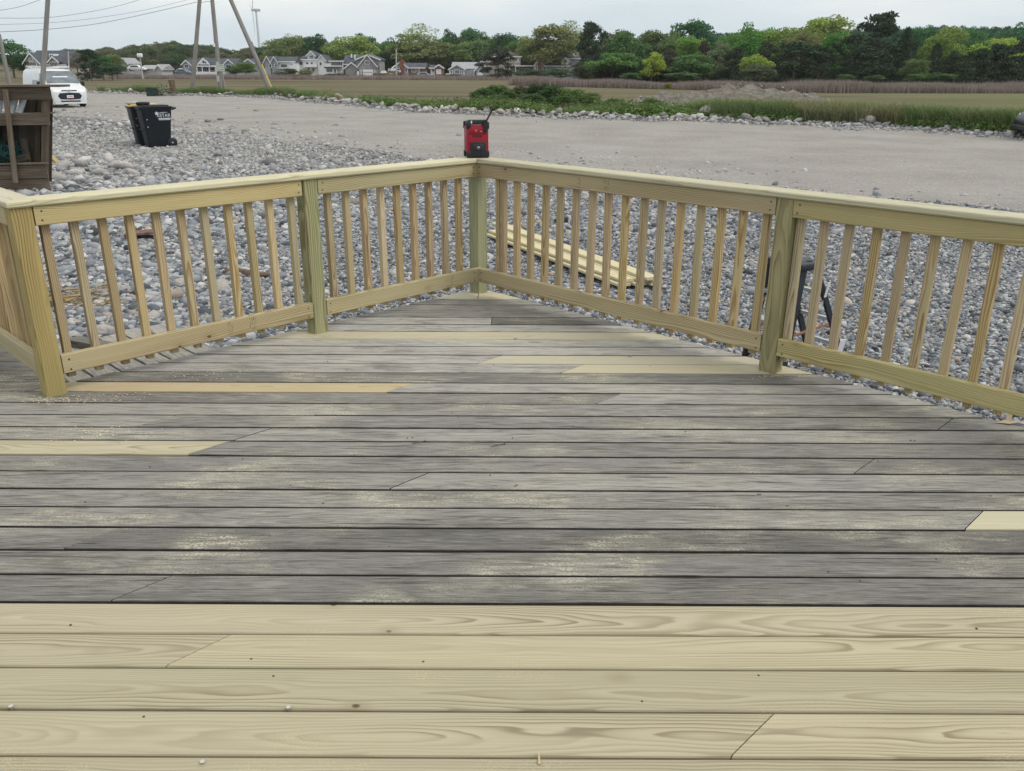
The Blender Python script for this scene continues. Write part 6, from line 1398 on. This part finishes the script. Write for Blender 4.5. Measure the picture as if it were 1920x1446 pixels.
# 8 brick ranch + small shed
h = House('brick_house', 'low brick house with tall red chimney and dark roof', 770, 143, 238)
h.ridge(752, 796, 127.5, 118.5, 0, 8, brick_l, roof_d); h.gable(738, 766, 127, 117, -.8, 8, shing_b, roof_d); h.box('chimney', 752, 758.5, 112, 143, -1.5, .9, brick)
h.win(745, 750, 129, 134.5, -.8, mull=2); h.win(761, 764.5, 128, 135, -.8); h.win(773, 780, 128.5, 135, 0, mull=3); h.win(785, 787, 128.5, 138, 0); h.box('shed_wing', 728, 738, 129, 135, 0, 3, whit); h.win(731, 733.5, 130, 134, 0, .05)
h = House('garden_shed', 'small white-doored shed with red gable right of the brick house', 820, 140.5, 238)
h.gable(816, 831, 127.5, 122, -.5, 4, plain('red_siding', (.26, .12, .10), .8), roof_d); h.ridge(807, 818, 128, 122.5, .6, 4, whit, roof_d); h.box('door', 818.5, 828, 130, 139.5, -.58, .1, whit); h.win(810, 814, 130, 134, .6)
# 9 grey cottage
h = House('grey_cottage', 'blue-grey cottage with pale roof and white corner trim', 872, 149, 230)
h.ridge(848, 906, 128, 117, 2, 9, shing_b, roof_g); h.gable(843, 871, 130, 121.5, 0, 9, shing_b, roof_g); h.gable(892, 914, 131, 118.5, .5, 9, shing_b, roof_g); h.wall(871, 888, 130.5, .8, 3, shing_b)
for px in (843, 870, 888): h.box('corner_trim', px-.3, px+1.2, 130.5, 149, -.08, .08, whit) if px != 888 else h.box('corner_trim', px, px+1.4, 130, 149, .7, .1, whit)
h.win(853, 861, 131.5, 138, 0, mull=4); h.win(846, 848.5, 132.5, 138, 0); h.win(865.5, 868, 132.5, 138, 0); h.win(898, 901.5, 132, 136, .5); h.box('door', 895, 905, 137, 149, .38, .12, whit); h.box('flue', 883.3, 884.6, 124, 129, 4, .2, roof_d); h.box('fence', 836, 845, 138, 143, -.5, .15, whit)
# 10 hip roofed house
h = House('hip_roofed_house', 'large tan house with brown hipped roof and white porch rail', 942, 145, 243)
h.ridge(908, 976, 106.5, 92.5, 0, 12, tan, roof_b, hip=4.6); h.box('turret', 900, 907.5, 107, 118, -.6, 2, tan); h.win(902, 905, 109.5, 115, -.6); h.win(968, 969.8, 109, 116, 0); h.win(973.2, 975, 109, 116, 0) if False else h.win(973, 974.6, 109, 116, 0); h.win(926, 932, 109, 115, 0, mull=2); h.win(912, 918, 109, 115, 0, mull=2); h.win(950, 955, 109, 115, 0, mull=2)
h.box('porch_roof', 944, 998, 122.5, 124.5, -2.8, 2.8, whit); h.ridge(976, 998, 128, 121.5, .5, 6, shing, roof_d); h.win(966, 973, 126, 131, 0, mull=2); h.win(984, 992, 130, 136, .5, mull=2); h.box('porch_rail', 936, 968, 139, 144.5, -2.8, .15, whit)
for px in (945, 955, 966): h.box('porch_post', px, px+1.4, 124, 144, -2.6, .22, whit)
# 11 house with dish
h = House('dish_house', 'grey house with red brick chimney, dark roof and white satellite dish', 1045, 142, 238)
h.ridge(1008, 1070, 124, 113, 1, 8, shing_b, roof_d); h.gable(1001, 1020, 123, 113, -.5, 8, shing_b, roof_d); h.box('chimney', 1008, 1014.5, 112, 138, -1.2, .8, brick); h.win(1003.5, 1006.5, 124, 131, -.5); h.win(1020, 1023, 126, 131, 1); h.ridge(1064, 1086, 110, 101, 2.5, 9, shing_b, roof_d); h.gable(1053, 1066, 114, 108, .5, 4, whit, roof_d, bot=121); h.win(1057, 1062, 113, 118, .5, mull=2); h.win(1048, 1052, 124, 128, 1); h.win(1057, 1062, 124, 128, 1)
q = h.X(1078.8); MB().lathe([(.0, 0), (.45, .06), (.75, .22), (.72, .24), (.4, .1)], 16, Matrix.Translation((q, 2.2, h.Z(100))) @ Matrix.Rotation(R(80), 4, 'X')).build('satellite_dish', whit, h.r, True); MB().tube([(q, 2.3, h.Z(108)), (q, 2.3, h.Z(100))], .06, 6).build('dish_post', whit, h.r)
h = House('far_house', 'small dark-roofed house far behind the leaning poles', 466, 132, 270); h.gable(456, 478, 119, 111.5, 0, 8, shing_b, roof_d); h.win(461, 464, 120, 124, 0)
# cars and boats by the houses
def small_car(label, px, py, Y, mat, rz=0.0):
    q = at(px, py, Y); zz_ = hz(q.x, Y); r_ = thing('distant_car', label, 'car', (q.x, Y, max(zz_, q.z)), rz, 'cars by the houses')
    loft([(-2.1, .35, .7, .8, .7, .75, .6), (-1.9, .25, .85, 1.0, .82, .85, .7), (-1.2, .22, .9, 1.42, .85, .88, .62), (.3, .22, .9, 1.46, .85, .88, .62), (1.0, .22, .88, .98, .85, .87, .7), (1.9, .24, .72, .8, .8, .82, .66), (2.1, .35, .5, .55, .65, .66, .5)], mat, 'body', r_)
    for sg in (1, -1):
        panel_on([(-1.4, .93, .88), (.8, .93, .87), (.3, 1.34, .68), (-1.1, 1.34, .68)], 0, sg, 'side_window', glass_dk, r_)
        for wx in (-1.3, 1.3): wheel(r_, wx, sg*.76, .31, .2)
    return r_
small_car('grey car parked left of the small red-gabled shed', 797, 146.5, 232, plain('grey_paint', (.22, .24, .27), .3))
small_car('blue-grey car beside the porch house', 345, 141, 225, plain('blue_paint', (.12, .18, .25), .3))
small_car('white car beside the low pale bungalow', 258, 134, 214, white_paint)
def boat(label, px, py, Y, hull, ln=5.5):
    q = at(px, py, Y); r_ = thing('boat', label, 'boat', (q.x, Y, max(hz(q.x, Y), q.z)), 0, 'boats by the houses')
    v = []
    for x, hw, zk in [(-.5, .36, .5), (-.1, .40, .42), (.25, .34, .45), (.5, .04, .75)]: v += [(x*ln, -hw*2.2, 1.15+.25*max(0, x)), (x*ln, 0, zk), (x*ln, hw*2.2, 1.15+.25*max(0, x))]
    f = [(i*3, i*3+1, i*3+4, i*3+3) for i in range(3)]+[(i*3+1, i*3+2, i*3+5, i*3+4) for i in range(3)]+[(0, 2, 1), (9, 10, 11)]+[(i*3, i*3+3, i*3+5, i*3+2) for i in range(3)]
    MB().add(v, f).build('hull', hull, r_); MB().prism([(-.1*ln, 1.15), (.2*ln, 1.2), (.12*ln, 1.75), (-.05*ln, 1.75)], -.5, .5).build('cabin', whit, r_)
    MB().box(-.45*ln, .45*ln, -.5, .5, .36, .46).build('trailer', rim_m, r_)
    for sg in (-1, 1): wheel(r_, -.5, sg*.8, .33, .2)
boat('yellow-hulled boat on a trailer by the garage', 718, 146.5, 230, plain('yellow_hull', (.42, .33, .14), .4), 5.0)
boat('white boat on a trailer between garage and brick house', 736, 141.5, 236, plain('white_hull', (.66, .66, .62), .4), 4.5)

# ------------------------------------------------------------------ air
t = NT('haze_air'); t.t.nodes.clear()
o_ = t.t.nodes.new('ShaderNodeOutputMaterial'); pv = t.t.nodes.new('ShaderNodeVolumePrincipled')
pv.inputs['Color'].default_value = (1.0, 1.0, 1.0, 1); pv.inputs['Density'].default_value = 0.00013; pv.inputs['Anisotropy'].default_value = 0.0
t.t.links.new(pv.outputs[0], o_.inputs['Volume'])
tag(MB().box(-1950, 1950, -80, 2100, -3, 122).build('haze', t.m), 'thin pale haze over the marsh and far trees', None, None, 'stuff')
